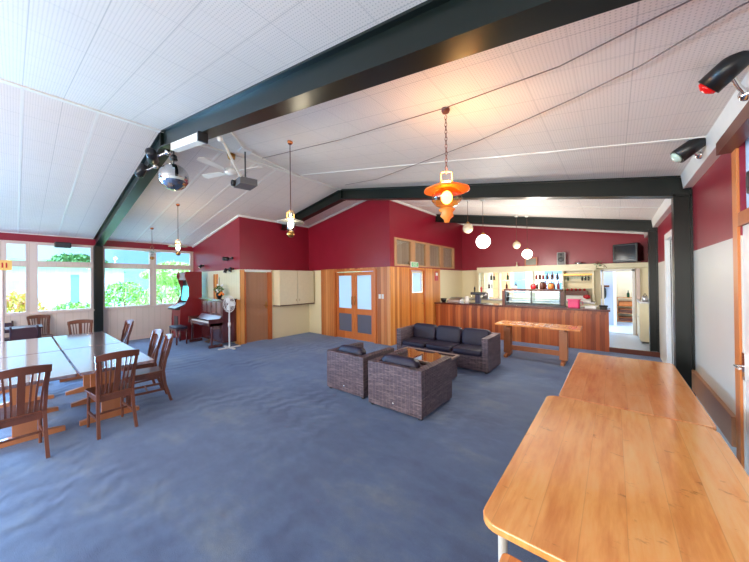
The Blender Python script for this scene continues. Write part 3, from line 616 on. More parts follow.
t = thing('arcade_cabinet', 'tall dark red game cabinet with a glowing blue screen beside the windows', 'cabinet', (-10.25, 3.45, 0))
prof = [(2.92, 0), (3.85, 0), (3.85, 2.03), (3.18, 2.03), (3.13, 1.9), (3.3, 1.55), (3.3, 1.3), (3.12, 1.02), (2.96, .96), (2.92, .6)]
prof = [(pm(y), z) for y, z in prof]
for x in (-10.62, -9.93): M().prism(prof, x, x+.03, Matrix(((0, 0, 1, 0), (1, 0, 0, 0), (0, 1, 0, 0), (0, 0, 0, 1)))).build('side_panel', mt['arcade'], t)
M().box(-10.59, -9.93, pm(3.4), pm(3.84), .02, 2.0).build('body', mt['black'], t); M().box(-10.59, -9.93, pm(2.95), pm(3.4), .05, .92).build('front_panel', mt['arcade'], t); M().box(-10.4, -10.12, pm(2.93), pm(2.95), .3, .7).build('coin_door', mt['dgrey'], t)
M().box(-10.59, -9.93, pm(3.2), pm(3.4), 1.78, 2.02).build('marquee', mt['arcade'], t)
cp = M().add([(-10.59, 2.97, .95), (-9.93, 2.97, .95), (-9.93, pm(3.3), 1.1), (-10.59, pm(3.3), 1.1), (-10.59, 2.97, .9), (-9.93, 2.97, .9), (-9.93, 3.3, .9), (-10.59, 3.3, .9)], [(0, 1, 2, 3), (7, 6, 5, 4), (0, 4, 5, 1), (1, 5, 6, 2), (2, 6, 7, 3), (3, 7, 4, 0)]).build('control_panel', mt['dgrey'], t)
M().tube([(-10.4, 3.05, .98), (-10.4, pm(3.04), 1.06)], .008).ball((-10.4, pm(3.04), 1.07), .02, 8, 6).build('joystick', mt['redp'], cp)
M().add([(-10.55, pm(3.3), 1.15), (-9.97, pm(3.3), 1.15), (-9.97, pm(3.38), 1.6), (-10.55, pm(3.38), 1.6), (-10.55, pm(3.4), 1.15), (-9.97, pm(3.4), 1.15), (-9.97, pm(3.4), 1.6), (-10.55, pm(3.4), 1.6)], [(0, 1, 2, 3), (7, 6, 5, 4), (0, 4, 5, 1), (1, 5, 6, 2), (2, 6, 7, 3), (3, 7, 4, 0)]).build('screen', emit('cyan_screen', srgb(70, 200, 215), .9), t)
t = thing('pedestal_fan', 'white pedestal fan with a cross foot at the end of the piano', 'fan', (-7.75, 3.5, 0))
fx, fy = -7.72, 3.52
M().box(fx-.28, fx+.28, fy-.03, fy+.03, 0, .03).box(fx-.03, fx+.03, fy-.28, fy-.03, 0, .03).box(fx-.03, fx+.03, fy+.03, fy+.28, 0, .03).build('cross_foot', mt['fanw'], t, bevel=.006)
M().tube([(fx, fy, .03), (fx, fy, .62), (fx, fy, .98)], [.022, .022, .014], 10).build('pole', mt['fanw'], t)
M().lathe([(.03, .55), (.034, .6), (.03, .66)], (fx, fy, 0), 12).build('height_collar', mt['fanw'], t)
Rm = Matrix.Translation((fx, fy, 1.14)) @ Matrix.Rotation(math.radians(14), 4, 'Z') @ Matrix.Rotation(math.radians(90), 4, 'X')
M().lathe([(.02, -.16), (.06, -.15), (.07, -.06), (.04, -.03)], n=14, mt=Rm).tube([(fx, fy, .98), (fx, fy, 1.14)], .03).build('motor_housing', mt['fanw'], t)
m = M()
for rr in (.06, .11, .16, .205): m.tube([Rm @ Vector((rr*math.cos(a), rr*math.sin(a), .035)) for a in [2*math.pi*i/24 for i in range(24)]], .0022, 4, True)
m.tube([Rm @ Vector((.21*math.cos(a), .21*math.sin(a), 0)) for a in [2*math.pi*i/28 for i in range(28)]], .008, 6, True)
for i in range(28):
    a = 2*math.pi*i/28; m.tube([Rm @ Vector((.03*math.cos(a), .03*math.sin(a), .045)), Rm @ Vector((.13*math.cos(a), .13*math.sin(a), .045)), Rm @ Vector((.21*math.cos(a), .21*math.sin(a), 0)), Rm @ Vector((.12*math.cos(a), .12*math.sin(a), -.045)), Rm @ Vector((.05*math.cos(a), .05*math.sin(a), -.045))], .0022, 4)
m.build('guard', mt['fanw'], t)
for i in range(3):
    m = M(); a0 = i*2.094; P = [(.02, -.015), (.08, -.06), (.17, -.05), (.18, .03), (.1, .06), (.02, .02)]
    vs = [Rm @ Matrix.Rotation(a0, 4, 'Z') @ Vector((p, q, q*.35+dz)) for dz in (0, .004) for p, q in P]
    m.add(vs, [tuple(range(5, -1, -1)), tuple(range(6, 12))]+[(i, (i+1) % 6, 6+(i+1) % 6, 6+i) for i in range(6)]); m.build('blade', mt['fanw'], t)
def spot(label, wallpt, headpt, d, r=.05, L=.16, name='wall_spotlight', lens=None, body=None, cat='spotlight'):
    t = thing(name, label, cat, wallpt); d = Vector(d).normalized(); h = Vector(headpt); q = d.to_track_quat('Z', 'Y').to_matrix().to_4x4(); mm = Matrix.Translation(h) @ q
    M().tube([wallpt, tuple((Vector(wallpt)+h)/2+Vector((0, 0, -.02))), headpt], r*.22, 8).build('arm', mt['chrome'] if r > .06 else (body or mt['black']), t)
    sh = M().lathe([(r*.55, -L*.5), (r*.9, -L*.42), (r, L*.5), (r*.86, L*.5), (r*.8, L*.3)], n=18, mt=mm).build('lamp_can', body or mt['black'], t)
    M().lathe([(r*.78, L*.5), (r*.74, L*.56), (r*.3, L*.64)], n=18, mt=mm).build('lens', lens or mt['white'], t)
    M().ball(wallpt, r*.6, 10, 8).build('mount', mt['chrome'] if r > .06 else mt['black'], t)
spot('upper black spotlight on the boarded wall above the pedestal fan', (-8.3, 3.88, 2.38), (-8.42, 3.76, 2.36), (-.9, -.4, .1), .06, .16)
spot('small black spotlight on the boarded wall above the piano, left of a pair', (-8.55, 3.88, 2.07), (-8.55, 3.8, 2.03), (0, -.3, -1), .045, .13)
spot('small black spotlight on the boarded wall above the piano, right of a pair', (-8.25, 3.88, 2.07), (-8.25, 3.8, 2.05), (0, -.3, -1), .045, .13)
spot('small black spotlight on the boarded wall above the game cabinet', (-10.3, 3.88, 2.24), (-10.3, 3.8, 2.22), (0, -.6, -.7), .045, .12)
# ================================================================ SIDE WALL CUPBOARD
t = thing('wall_cupboard', 'cream two-door cupboard hung on the wall beside the brown door', 'cupboard', (-7.76, 5.5, 1.0))
M().box(-7.92, -7.62, 4.92, 6.2, 1.0, 2.04).build('body', mt['cream'], t)
for a, b, hy in ((4.93, 5.55, 5.5), (5.57, 6.19, 5.62)):
    dr = M().box(-7.62, -7.6, a, b, 1.01, 2.03).build('door', mt['cream'], t, bevel=.003); M().tube([(-7.6, hy, 1.1), (-7.575, hy, 1.12), (-7.6, hy, 1.16)], .006).build('handle', mt['brass'], dr)
M().box(-7.92, -7.6, 4.9, 6.22, .975, 1.0).build('base_rail', mt['dkwood'], t)
for i, x in enumerate((-4.88, -4.78)):
    t = thing('switch_plate', 'white light switch on the timber right of the double doors, %s of the two' % ('left' if i == 0 else 'right'), 'switch', (x, 6.21, 1.28), 0, 'light switches beside the double doors')
    M().box(x-.035, x+.035, 6.205, 6.215, 1.22, 1.34).build('plate', mt['white'], t); M().box(x-.008, x+.008, 6.199, 6.205, 1.265, 1.295).build('rocker', mt['white'], t)
t = thing('exit_sign', 'small green and white exit sign above the single door with the pane', 'sign', (-4.5, 7.4, 2.17))
M().box(-4.535, -4.50, 7.2, 7.6, 2.08, 2.24).build('sign_box', mt['white'], t); gm = emit('sign_green', srgb(90, 160, 110), .35)
M().box(-4.4995, -4.496, 7.22, 7.58, 2.1, 2.22).build('green_panel', gm, t)
def text(s, name, size, mat, parent, loc, rot, ext=.002):
    cu = bpy.data.curves.new(name, 'FONT'); cu.body = s; cu.size = size; cu.extrude = ext; cu.align_x = 'CENTER'; cu.align_y = 'CENTER'
    tmp = bpy.data.objects.new(name+'_tmp', cu); COL.objects.link(tmp); bpy.context.view_layer.update()
    me = bpy.data.meshes.new_from_object(tmp.evaluated_get(bpy.context.evaluated_depsgraph_get())); bpy.data.objects.remove(tmp)
    me.materials.clear(); me.materials.append(mat); o = bpy.data.objects.new(name, me); COL.objects.link(o); o.parent = parent; o.location = Vector(loc)-parent.location; o.rotation_euler = rot
text('EXIT', 'lettering', .12, mt['white'], t, (-4.494, 7.4, 2.16), (H90, 0, H90))
t = thing('fire_notice', 'small red notice on the timber beside the servery counter', 'notice', (-4.52, 8.78, 1.8))
M().box(-4.525, -4.51, 8.68, 8.88, 1.68, 1.98).build('panel', mt['redp'], t); M().box(-4.51, -4.507, 8.71, 8.85, 1.84, 1.94).build('white_patch', mt['white'], t)
# ================================================================ LOUNGE
def cush(m, cx, cy, cz, hx, hy, hz, e=.3, rot=None): m.pillow((cx, cy, cz), hx, hy, hz, e, mt=rot)
def tub(label, x0, x1, y0, y1):
    t = thing('wicker_armchair', label, 'armchair', ((x0+x1)/2, (y0+y1)/2, 0), 0, 'wicker armchairs with their backs to the camera')
    for n, b in (('backrest', (x0, x1, y0, y0+.1, .03, .61)), ('arm', (x0, x0+.11, y0+.1, y1, .03, .61)), ('arm', (x1-.11, x1, y0+.1, y1, .03, .61)), ('base', (x0+.11, x1-.11, y0+.1, y1-.01, .03, .32))):
        M().box(*b).build(n, mt['wicker'], t, bevel=.012)
    for x in (x0+.05, x1-.05):
        for y in (y0+.05, y1-.05): M().box(x-.02, x+.02, y-.02, y+.02, 0, .03).build('foot', mt['dgrey'], t)
    m = M(); m.pillow(((x0+x1)/2, (y0+.1+y1)/2, .375), (x1-x0)/2-.115, (y1-y0-.1)/2-.005, .06, .25); m.build('seat_cushion', mt['leather'], t)
    m = M(); m.pillow(((x0+x1)/2-.02, y0+.2, .54), (x1-x0)/2-.13, .08, .15, .4, mt=Matrix.Rotation(-.14, 4, 'X')); m.build('back_cushion', mt['leather'], t)
    M().lathe([(.016, 0), (.016, .006), (.008, .01)], n=10, mt=Matrix.Translation(((x0+x1)/2, y0, .12)) @ Matrix.Rotation(H90, 4, 'X')).build('back_stud', mt['chrome'], t)
tub('grey-brown wicker armchair nearer the camera, right of the pair, back turned', -2.66, -1.81, 3.10, 3.96)
tub('grey-brown wicker armchair further left of the pair, back turned', -3.58, -2.80, 3.16, 3.94)
t = thing('wicker_sofa', 'three-seat wicker sofa with dark cushions facing the armchairs', 'sofa', (-2.72, 5.76, 0))
x0, x1, y0, y1 = -3.76, -1.76, 5.37, 6.12
for n, b in (('backrest', (x0+.12, x1-.12, y1-.1, y1, .03, .64)), ('arm', (x0, x0+.12, y0, y1, .03, .64)), ('arm', (x1-.12, x1, y0, y1, .03, .64)), ('base', (x0+.12, x1-.12, y0+.01, y1-.1, .03, .3))): M().box(*b).build(n, mt['wicker'], t, bevel=.012)
for x in (x0+.06, x1-.06):
    for y in (y0+.06, y1-.06): M().box(x-.02, x+.02, y-.02, y+.02, 0, .03).build('foot', mt['dgrey'], t)
w = (x1-x0-.24)/3
for i in range(3):
    cx = x0+.12+w*(i+.5); M().pillow((cx, y0+.3, .34), w/2-.004, .305, .065, .2).build('seat_cushion', mt['leather'], t)
    M().pillow((cx, y1-.19, .53), w/2-.008, .095, .185, .28, mt=Matrix.Rotation(-.16, 4, 'X')).build('back_cushion', mt['leather'], t)
t = thing('coffee_table', 'low wicker coffee table with a glass top between the armchairs and sofa', 'table', (-2.65, 4.5, 0))
M().box(-3.15, -2.13, 4.2, 4.88, .03, .385).build('base', mt['wicker'], t, bevel=.01); M().prism(rrect(-3.13, -2.15, 4.22, 4.86, .02, 3), .386, .394).build('glass_top', plain('brown_tinted_glass', srgb(98, 66, 52), .04, 0, **{'Coat Weight': 1.0}), t)
M().box(-3.18, -2.10, 4.17, 4.21, .37, .40).box(-3.18, -2.10, 4.87, 4.91, .37, .40).box(-3.18, -3.14, 4.21, 4.87, .37, .40).box(-2.14, -2.10, 4.21, 4.87, .37, .40).build('rim', plain('pale_wicker_rim', srgb(156, 134, 124), .5), t)
# ================================================================ SERVERY
t = thing('bar_counter', 'long vertical-boarded timber bar across the back of the room', 'bar', (-2.3, 8.9, 0))
M().box(-4.5, -.1, 8.68, 8.72, 0, .93).box(-.14, -.1, 8.72, 9.2, 0, .93).build('front_boards', mt['bar'], t)
M().box(-4.5, -.14, 8.72, 9.2, .1, .92).build('carcass', mt['dkwood'], t)
M().box(-4.52, -.07, 8.60, 9.26, .935, .98).build('worktop', plain('dark_red_counter_top', srgb(96, 52, 44), .2), t, bevel=.006)
M().box(-4.5, -.1, 8.655, 8.68, .86, .934).build('edge_board', mt['bar'], t)
trestle('narrow orange trestle table standing in front of the bar', -2.06, -.5, 6.72, 7.32, .74, mt['top2'], fi=(.2, .3), uw=.07)
t = thing('back_counter', 'cream back counter under the servery shelves', 'counter', (-2.4, 10.7, .1))
M().box(-4.5, -.45, 10.45, 10.99, .1, .98).build('body', mt['cream'], t); M().box(-4.52, -.42, 10.42, 10.99, .98, 1.02).build('worktop', mt['steel'], t)
for i in range(6): M().box(-4.45+i*.67, -3.82+i*.67, 10.435, 10.45, .18, .92).build('door', mt['cream'], t, bevel=.004)
t = thing('servery_shelving', 'cream shelving unit with uprights along the back wall of the servery', 'shelves', (-2.1, 10.8, 1.0))
m = M(); m.box(-3.85, -.40, 10.66, 11.0, 2.03, 2.13).box(-3.85, -.40, 10.62, 10.66, 1.94, 2.13)
m.build('top_shelf', mt['cream'], t)
for x in (-3.83, -3.12, -2.05, -1.22, -.47): M().box(x-.02, x+.02, 10.7, 10.99, 1.02, 2.03).build('upright', mt['cream'], t)
for z in (1.36, 1.66): M().box(-3.81, -3.14, 10.74, 10.97, z, z+.015).box(-3.1, -2.07, 10.74, 10.97, z, z+.015).box(-2.03, -1.24, 10.74, 10.97, z, z+.015).build('glass_shelf', mt['cabglass'], t)
for z in (1.40, 1.62): M().box(-1.2, -.49, 10.74, 10.99, z, z+.02).build('shelf_board', mt['cream'], t)
M().box(-1.2, -.49, 10.72, 10.99, 1.83, 1.845).box(-1.2, -.49, 10.72, 10.735, 1.8, 1.83).build('glass_rack', mt['brass'], t)
struct(M().box(-.40, .75, 10.66, 11.0, 2.0, 2.12).build('trim_64', mt['cream']))
bm = [plain('brown_bottle_glass', srgb(70, 30, 16), .1), plain('green_bottle_glass', srgb(20, 70, 40), .1), plain('red_bottle', srgb(150, 30, 30), .2), plain('clear_bottle_glass', srgb(200, 214, 210), .08), plain('black_bottle_glass', srgb(20, 18, 22), .1)]
names = ['brown', 'green', 'red', 'clear', 'black']
protos = {}
def bottle(k, x, y, z, h, lab, grp):
    if (k, h) in protos: o = protos[k, h].copy(); COL.objects.link(o)
    else:
        r = h*.16; o = M().lathe([(r*.9, 0), (r, .01), (r, h*.55), (r*.35, h*.74), (r*.32, h*.97), (r*.4, h)], n=12).build('bottle', bm[k], None, world=False); protos[k, h] = o
    o.location = (x, y, z); tag(o, lab, 'bottle', grp)
R = random.Random(11)
for sh, z, xs in (('upper glass shelf', 1.676, (-3.42, -3.32, -2.86, -1.97, -1.87, -1.78, -1.66, -1.52, -1.38)), ('lower glass shelf', 1.376, (-3.5, -3.4, -2.9, -2.6, -1.95, -1.84, -1.72, -1.6, -1.48, -1.36))):
    for i, x in enumerate(xs):
        k = R.choice([0, 1, 2, 4, 0, 2, 3]); bottle(k, x, 10.86, z, R.choice([.22, .25]), '%s bottle standing on the %s of the servery' % (names[k], sh), 'bottles on the %s' % sh)
for i, x in enumerate((-1.1, -.66, -.58)): bottle((1, 4, 4)[i], x, 10.86, 1.64, .15, ('green bottle alone at the left of the cream shelf board', 'short black bottle on the cream shelf board', 'short black bottle on the cream shelf board')[i], 'bottles on the cream shelf board')
bottle(4, -.74, 10.86, 1.64, .15, 'short black bottle on the cream shelf board', 'bottles on the cream shelf board')
gl = None
for i in range(9):
    if gl is None: gl = M().lathe([(.03, .13), (.034, .06), (.006, .05), (.006, 0), (.03, -.003)], n=10, mt=Matrix.Rotation(math.pi, 4, 'X')).build('wine_glass', mt['cabglass'], None, world=False); o = gl
    else: o = gl.copy(); COL.objects.link(o)
    o.location = (-1.14+i*.074, 10.84, 1.826); tag(o, 'wine glass hanging upside down from the rack in the servery', 'glass', 'wine glasses hanging from the rack')
# things on the back counter
for i, (x, w, h, mm, lab, nm) in enumerate(((-3.55, .3, .22, 'steel', 'steel coffee urn at the left of the back counter', 'coffee_urn'), (-2.8, .3, .16, 'white', 'white appliance in the middle of the back counter', 'appliance'))):
    t = thing(nm, lab, 'appliance', (x, 10.58, 1.02)); M().lathe([(w*.4, 1.02), (w*.42, 1.02+h*.9), (w*.3, 1.02+h)], (x, 10.58, 0), 16).build('body', mt[mm], t); M().ball((x, 10.58, 1.03+h), .02, 8, 6).build('knob', mt['black'], t); M().tube([(x, 10.5, 1.08), (x, 10.42, 1.08), (x, 10.42, 1.05)], .01).build('spout', mt['black'], t)
t = thing('bottle_rack', 'dark crate rack with red tops on the back counter right of the glass case', 'rack', (-.95, 10.7, 1.02))
M().box(-1.18, -.6, 10.62, 10.84, 1.2, 1.34).build('crate', mt['dkwood'], t); M().box(-1.15, -.63, 10.65, 10.82, 1.02, 1.2).build('stand', mt['white'], t)
for i in range(5): M().ball((-1.1+i*.105, 10.7, 1.37), .035, 8, 6).build('red_top', mt['redp'], t)
# things on the bar
t = thing('glass_food_cabinet', 'large dark-framed glass food cabinet standing on the bar', 'display cabinet', (-1.75, 8.98, .98))
a, b, c, d_ = -2.42, -1.06, 8.85, 9.2
m = M()
for x in (a, b-.03): m.box(x, x+.03, c, c+.03, .98, 1.4).box(x, x+.03, d_-.03, d_, .98, 1.4)
m.box(a, b, c, c+.03, .98, 1.02).box(a, b, d_-.03, d_, .98, 1.02).box(a+.03, a+.03+.001, c, d_, .98, 1.0).box((a+b)/2-.02, (a+b)/2+.02, c, c+.025, 1.02, 1.38)
m.build('frame', mt['dgrey'], t); M().box(a-.02, b+.02, c-.02, d_+.02, 1.38, 1.43).build('top_panel', mt['dkwood'], t, bevel=.008)
M().box(b, b+.08, c, d_, .98, 1.38).build('end_panel', mt['dkwood'], t); M().box(a-.07, a, c, d_, .98, 1.38).build('end_panel', mt['dkwood'], t); M().box(a+.03, b-.03, c+.005, c+.01, 1.02, 1.38).build('front_glass', mt['cabglass'], t)
for z in (1.06, 1.2): M().box(a+.03, b-.03, c+.04, d_-.03, z, z+.012).build('shelf', mt['steel'], t)
M().box(a+.03, b-.03, d_-.02, d_-.01, 1.02, 1.38).build('back_glass', mt['cabglass'], t)
for i, (x, mm_, h_, lab) in enumerate(((-2.2, 'fanw', .1, 'white jar on top of the glass food cabinet, leftmost of four'), (-1.72, 'redp', .14, 'red jar on top of the glass food cabinet, second from left'), (-1.5, 'dkwood', .2, 'tall dark brown jar on top of the glass food cabinet'), (-1.3, 'frame', .17, 'orange-brown jar on top of the glass food cabinet, rightmost'))):
    t = thing('jar', lab, 'jar', (x, 9.02, 1.43), 0, 'jars on the glass food cabinet'); M().lathe([(.06, 1.43), (.075, 1.45), (.075, 1.43+h_*.75), (.05, 1.43+h_*.86)], (x, 9.02, 0), 14).build('body', mt[mm_], t); M().lathe([(.052, 1.43+h_*.86), (.052, 1.43+h_)], (x, 9.02, 0), 14).build('lid', mt['dgrey'], t)
t = thing('beer_tap', 'dark double-headed beer tap standing on the bar', 'tap', (-3.2, 8.9, .98))
M().box(-3.27, -3.13, 8.83, 8.97, .98, 1.24).build('column', plain('navy_enamel', srgb(36, 30, 62), .3), t, bevel=.01); M().box(-3.42, -2.98, 8.85, 8.95, 1.24, 1.32).build('crossbar', mt['dgrey'], t, bevel=.02); M().box(-3.4, -3.0, 8.7, 9.0, .98, .995).build('drip_tray', mt['black'], t)
for x in (-3.3, -3.1): M().lathe([(.015, 1.32), (.024, 1.37), (.028, 1.44), (.012, 1.49)], (x, 8.9, 0), 10).build('tap_handle', mt['redp'] if x > -3.2 else mt['black'], t)
for x in (-3.35, -3.05): M().tube([(x, 8.86, 1.26), (x, 8.8, 1.24), (x, 8.79, 1.18)], .01).build('nozzle', mt['chrome'], t)
t = thing('black_bowl', 'black bowl at the left end of the bar', 'bowl', (-4.33, 8.9, .98)); M().lathe([(.05, .98), (.09, 1.03), (.1, 1.1), (.09, 1.1), (.06, 1.03)], (-4.33, 8.9, 0), 16).build('bowl', mt['black'], t); M().lathe([(.05, .98), (.05, .985)], (-4.33, 8.9, 0), 12).build('foot_ring', mt['black'], t)
t = thing('till', 'grey metal till on the bar next to the black bowl', 'till', (-3.95, 8.93, .98)); M().box(-4.15, -3.72, 8.78, 9.08, .98, 1.07).build('drawer', mt['steel'], t, bevel=.01)
M().add([(-4.13, 8.82, 1.07), (-3.74, 8.82, 1.07), (-3.74, 9.05, 1.14), (-4.13, 9.05, 1.14), (-4.13, 9.05, 1.07), (-3.74, 9.05, 1.07)], [(0, 1, 2, 3), (3, 2, 5, 4), (0, 3, 4), (1, 5, 2), (0, 4, 5, 1)]).build('sloped_cover', mt['steel'], t)
t = thing('jug', 'white jug on the bar beside the beer tap', 'jug', (-3.55, 8.9, .98)); M().lathe([(.06, .98), (.075, 1.05), (.06, 1.14), (.07, 1.18)], (-3.55, 8.9, 0), 16).build('body', mt['white'], t); M().tube([(-3.48, 8.9, 1.15), (-3.42, 8.9, 1.12), (-3.42, 8.9, 1.05), (-3.48, 8.9, 1.02)], .009).build('handle', mt['white'], t)
t = thing('pink_tub', 'bright pink plastic tub on the right part of the bar', 'tub', (-.8, 8.9, .98)); M().prism(rrect(-.9, -.66, 8.78, 9.0, .04), .98, 1.16).build('body', mt['pink'], t, bevel=.01); M().prism(rrect(-.92, -.64, 8.76, 9.02, .05), 1.16, 1.19).build('lid', mt['pink'], t)
M().tube([(-.66, 8.89, 1.14), (-.6, 8.89, 1.13), (-.6, 8.89, 1.05), (-.66, 8.89, 1.04)], .008).build('handle', mt['pink'], t)
t = thing('tray', 'black tray lying on the bar left of the pink tub', 'tray', (-1.05, 8.8, .98)); M().box(-1.2, -.93, 8.64, 8.8, .98, 1.02).build('body', mt['black'], t)
t = thing('red_scale', 'small red and white gadget right of the pink tub on the back counter', 'gadget', (-.62, 10.5, 1.02)); M().box(-.72, -.52, 10.48, 10.6, 1.02, 1.1).build('base', mt['white'], t); M().ball((-.62, 10.54, 1.17), (.09, .05, .06), 12, 8).build('red_body', mt['redp'], t)
t = thing('paper_stack', 'white papers piled on the bar near its right end', 'papers', (-.4, 8.95, .98)); M().box(-.56, -.34, 8.84, 9.08, .98, 1.03).build('pile', mt['white'], t); M().box(-.54, -.3, 8.86, 9.1, 1.03, 1.035).build('top_sheet', mt['white'], t)
t = thing('phone', 'dark telephone at the right end of the bar', 'phone', (-.2, 8.95, .98)); M().box(-.27, -.13, 8.86, 9.02, .98, 1.02).build('base', mt['black'], t, bevel=.01); M().pillow((-.2, 8.94, 1.04), .09, .025, .02, .5).build('handset', mt['black'], t)
# things on the top shelf
def crt():
    t = thing('television', 'old boxy black television on the shelf over the servery doorway', 'television', (.33, 10.58, 2.13), -.42)
    M().box(-.28, .28, -.24, -.05, 0, .5).build('front_case', mt['black'], t, bevel=.02, world=False)
    M().add([(-.26, -.05, .02), (.26, -.05, .02), (.26, -.05, .48), (-.26, -.05, .48), (-.2, .3, .06), (.2, .3, .06), (.2, .3, .42), (-.2, .3, .42)], [(0, 1, 2, 3), (7, 6, 5, 4), (0, 4, 5, 1), (1, 5, 6, 2), (2, 6, 7, 3), (3, 7, 4, 0)]).build('rear_case', mt['black'], t, world=False)
    M().prism(rrect(-.235, .235, .07, .45, .03), -.246, -.24, Matrix(((1, 0, 0, 0), (0, 0, 1, 0), (0, 1, 0, 0), (0, 0, 0, 1)))).build('screen', plain('grey_tube_screen', srgb(26, 27, 34), .12), t, world=False)
    return t
crt()
t = thing('hifi_speaker', 'silver speaker with a black cone on the servery shelf', 'speaker', (-1.26, 10.8, 2.13)); M().box(-1.37, -1.15, 10.72, 10.95, 2.13, 2.52).build('cabinet', mt['fanw'], t, bevel=.01); M().box(-1.355, -1.165, 10.712, 10.72, 2.14, 2.51).build('baffle', mt['black'], t)
ry = Matrix.Rotation(H90, 4, 'X')
M().lathe([(.065, 0), (.07, .01), (.04, .004), (.02, .012)], n=20, mt=Matrix.Translation((-1.26, 10.71, 2.3)) @ ry).build('woofer', mt['dgrey'], t); M().lathe([(.025, 0), (.02, .008)], n=14, mt=Matrix.Translation((-1.26, 10.71, 2.45)) @ ry).build('tweeter', mt['dgrey'], t)
t = thing('framed_picture', 'framed grey-green picture standing on the servery shelf', 'picture', (-2.1, 10.85, 2.13)); M().box(-2.32, -1.94, 10.86, 10.89, 2.13, 2.42).build('frame', mt['frame'], t, bevel=.004); M().box(-2.28, -1.98, 10.854, 10.86, 2.17, 2.38).build('picture', plain('faded_green_print', srgb(122, 120, 104), .15, var=.3, scale=25), t)
t = thing('ornament', 'small pale figurine on the servery shelf left of the picture', 'ornament', (-2.5, 10.8, 2.13)); M().lathe([(.03, 2.13), (.035, 2.15), (.012, 2.2), (.02, 2.23), (.005, 2.26)], (-2.55, 10.8, 0), 10).build('body', mt['cream'], t); M().ball((-2.55, 10.8, 2.27), .016, 8, 6).build('head', mt['cream'], t)
t = thing('kettle', 'small shiny domed pot on the servery shelf right of the speaker', 'pot', (-.8, 10.8, 2.13)); M().ball((-.82, 10.8, 2.17), (.1, .08, .05), 14, 8).build('body', mt['chrome'], t); M().box(-.95, -.65, 10.72, 10.9, 2.13, 2.15).build('stand', mt['black'], t)
m = M(); R = random.Random(3); 
t = thing('trailing_vine', 'dry trailing vine hanging over the shelf corner by the television', 'plant', (-.35, 10.75, 2.15))
m = M()
for i in range(70):
    p = Vector((-.35+R.gauss(0, .1), 10.64+R.uniform(-.03, .03), 2.1+R.gauss(0, .05))); u = Vector((R.gauss(0, 1), R.gauss(0, 1), R.gauss(0, 1))).normalized()*.02; v = u.orthogonal()*.5; m.add([p-u, p-v, p+u, p+v], [(0, 1, 2, 3)])
m.build('leaves', lm[1], t); M().tube([(-.5, 10.66, 2.14), (-.35, 10.62, 2.14), (-.2, 10.64, 2.08), (-.15, 10.64, 2.0)], .006).build('stem', mt['dkwood'], t)
# doorway area
t = thing('cream_cabinet', 'narrow cream cabinet standing to the right of the servery doorway', 'cabinet', (.63, 10.3, .1)); M().box(.5, .74, 9.75, 10.85, .14, 1.08).build('body', mt['cream'], t); M().box(.48, .74, 9.73, 10.87, 1.08, 1.12).build('worktop', mt['steel'], t); M().box(.53, .74, 9.8, 10.8, .1, .14).build('plinth', mt['dgrey'], t)
for a, b in ((9.77, 10.29), (10.31, 10.83)): dr = M().box(.485, .5, a, b, .18, 1.05).build('door', mt['cream'], t); M().ball((.478, b-.06, .7), .014, 8, 6).build('knob', mt['chrome'], dr)
t = thing('kettle_on_cabinet', 'small steel kettle on the narrow cream cabinet', 'kettle', (.6, 9.95, 1.12)); M().lathe([(.06, 1.12), (.07, 1.17), (.05, 1.24), (.015, 1.26)], (.6, 9.95, 0), 12).build('body', mt['steel'], t); M().tube([(.55, 9.95, 1.22), (.6, 9.95, 1.32), (.65, 9.95, 1.22)], .008).build('handle', mt['black'], t)
t = thing('kitchen_shelf_unit', 'wooden shelf unit with baskets seen through the servery doorway', 'shelves', (.3, 14.2, .1)); 
M().box(.08, .1, 13.95, 14.4, .1, 1.0).build('side_panel', mt['top2'], t); M().box(.54, .56, 13.95, 14.4, .1, 1.0).build('side_panel', mt['top2'], t)
for z in (.12, .42, .68, .98): M().box(.1, .54, 13.95, 14.4, z, z+.02).build('shelf', mt['top2'], t)
for z in (.44, .70, .14):
    t = thing('basket', 'brown woven basket on the %s shelf in the kitchen' % {.14: 'lowest', .44: 'middle', .70: 'upper'}[z], 'basket', (.32, 14.15, z), 0, 'baskets on the kitchen shelf unit'); M().box(.13, .51, 14.0, 14.35, z, z+.13).build('body', mt['dkwood'] if z != .7 else mt['frame'], t, bevel=.01); M().tube([(.13, 14.0, z+.13), (.51, 14.0, z+.13), (.51, 14.35, z+.13), (.13, 14.35, z+.13)], .012, 6, True).build('rim', mt['frame'], t)
bottle(1, .4, 14.1, 1.0, .25, 'dark green bottle on top of the kitchen shelf unit', None); 
t = thing('peach_cupboard', 'tall peach cupboard seen through the servery hatch', 'cupboard', (-3.3, 12.2, .1)); M().box(-4.1, -3.4, 13.3, 13.8, .1, 2.3).build('body', plain('peach_paint', srgb(232, 176, 132), .5), t); M().box(-4.08, -3.77, 13.28, 13.3, .15, 2.25).build('door', plain('peach_door', srgb(236, 182, 140), .5), t); M().box(-3.73, -3.42, 13.28, 13.3, .15, 2.25).build('door', plain('peach_door', srgb(236, 182, 140), .5), t)
t = thing('coat_hook_rail', 'dark jackets and bags hanging on the pale blue kitchen wall', 'hooks', (-.25, 12.8, 1.3)); M().box(-.7, -.12, 12.82, 12.85, 1.4, 1.46).build('rail', mt['dkwood'], t); M().pillow((-.3, 12.76, 1.2), .1, .05, .2, .6).build('dark_jacket', mt['black'], t); M().pillow((-.5, 12.76, 1.18), .09, .05, .22, .6).build('dark_bag', mt['dgrey'], t)
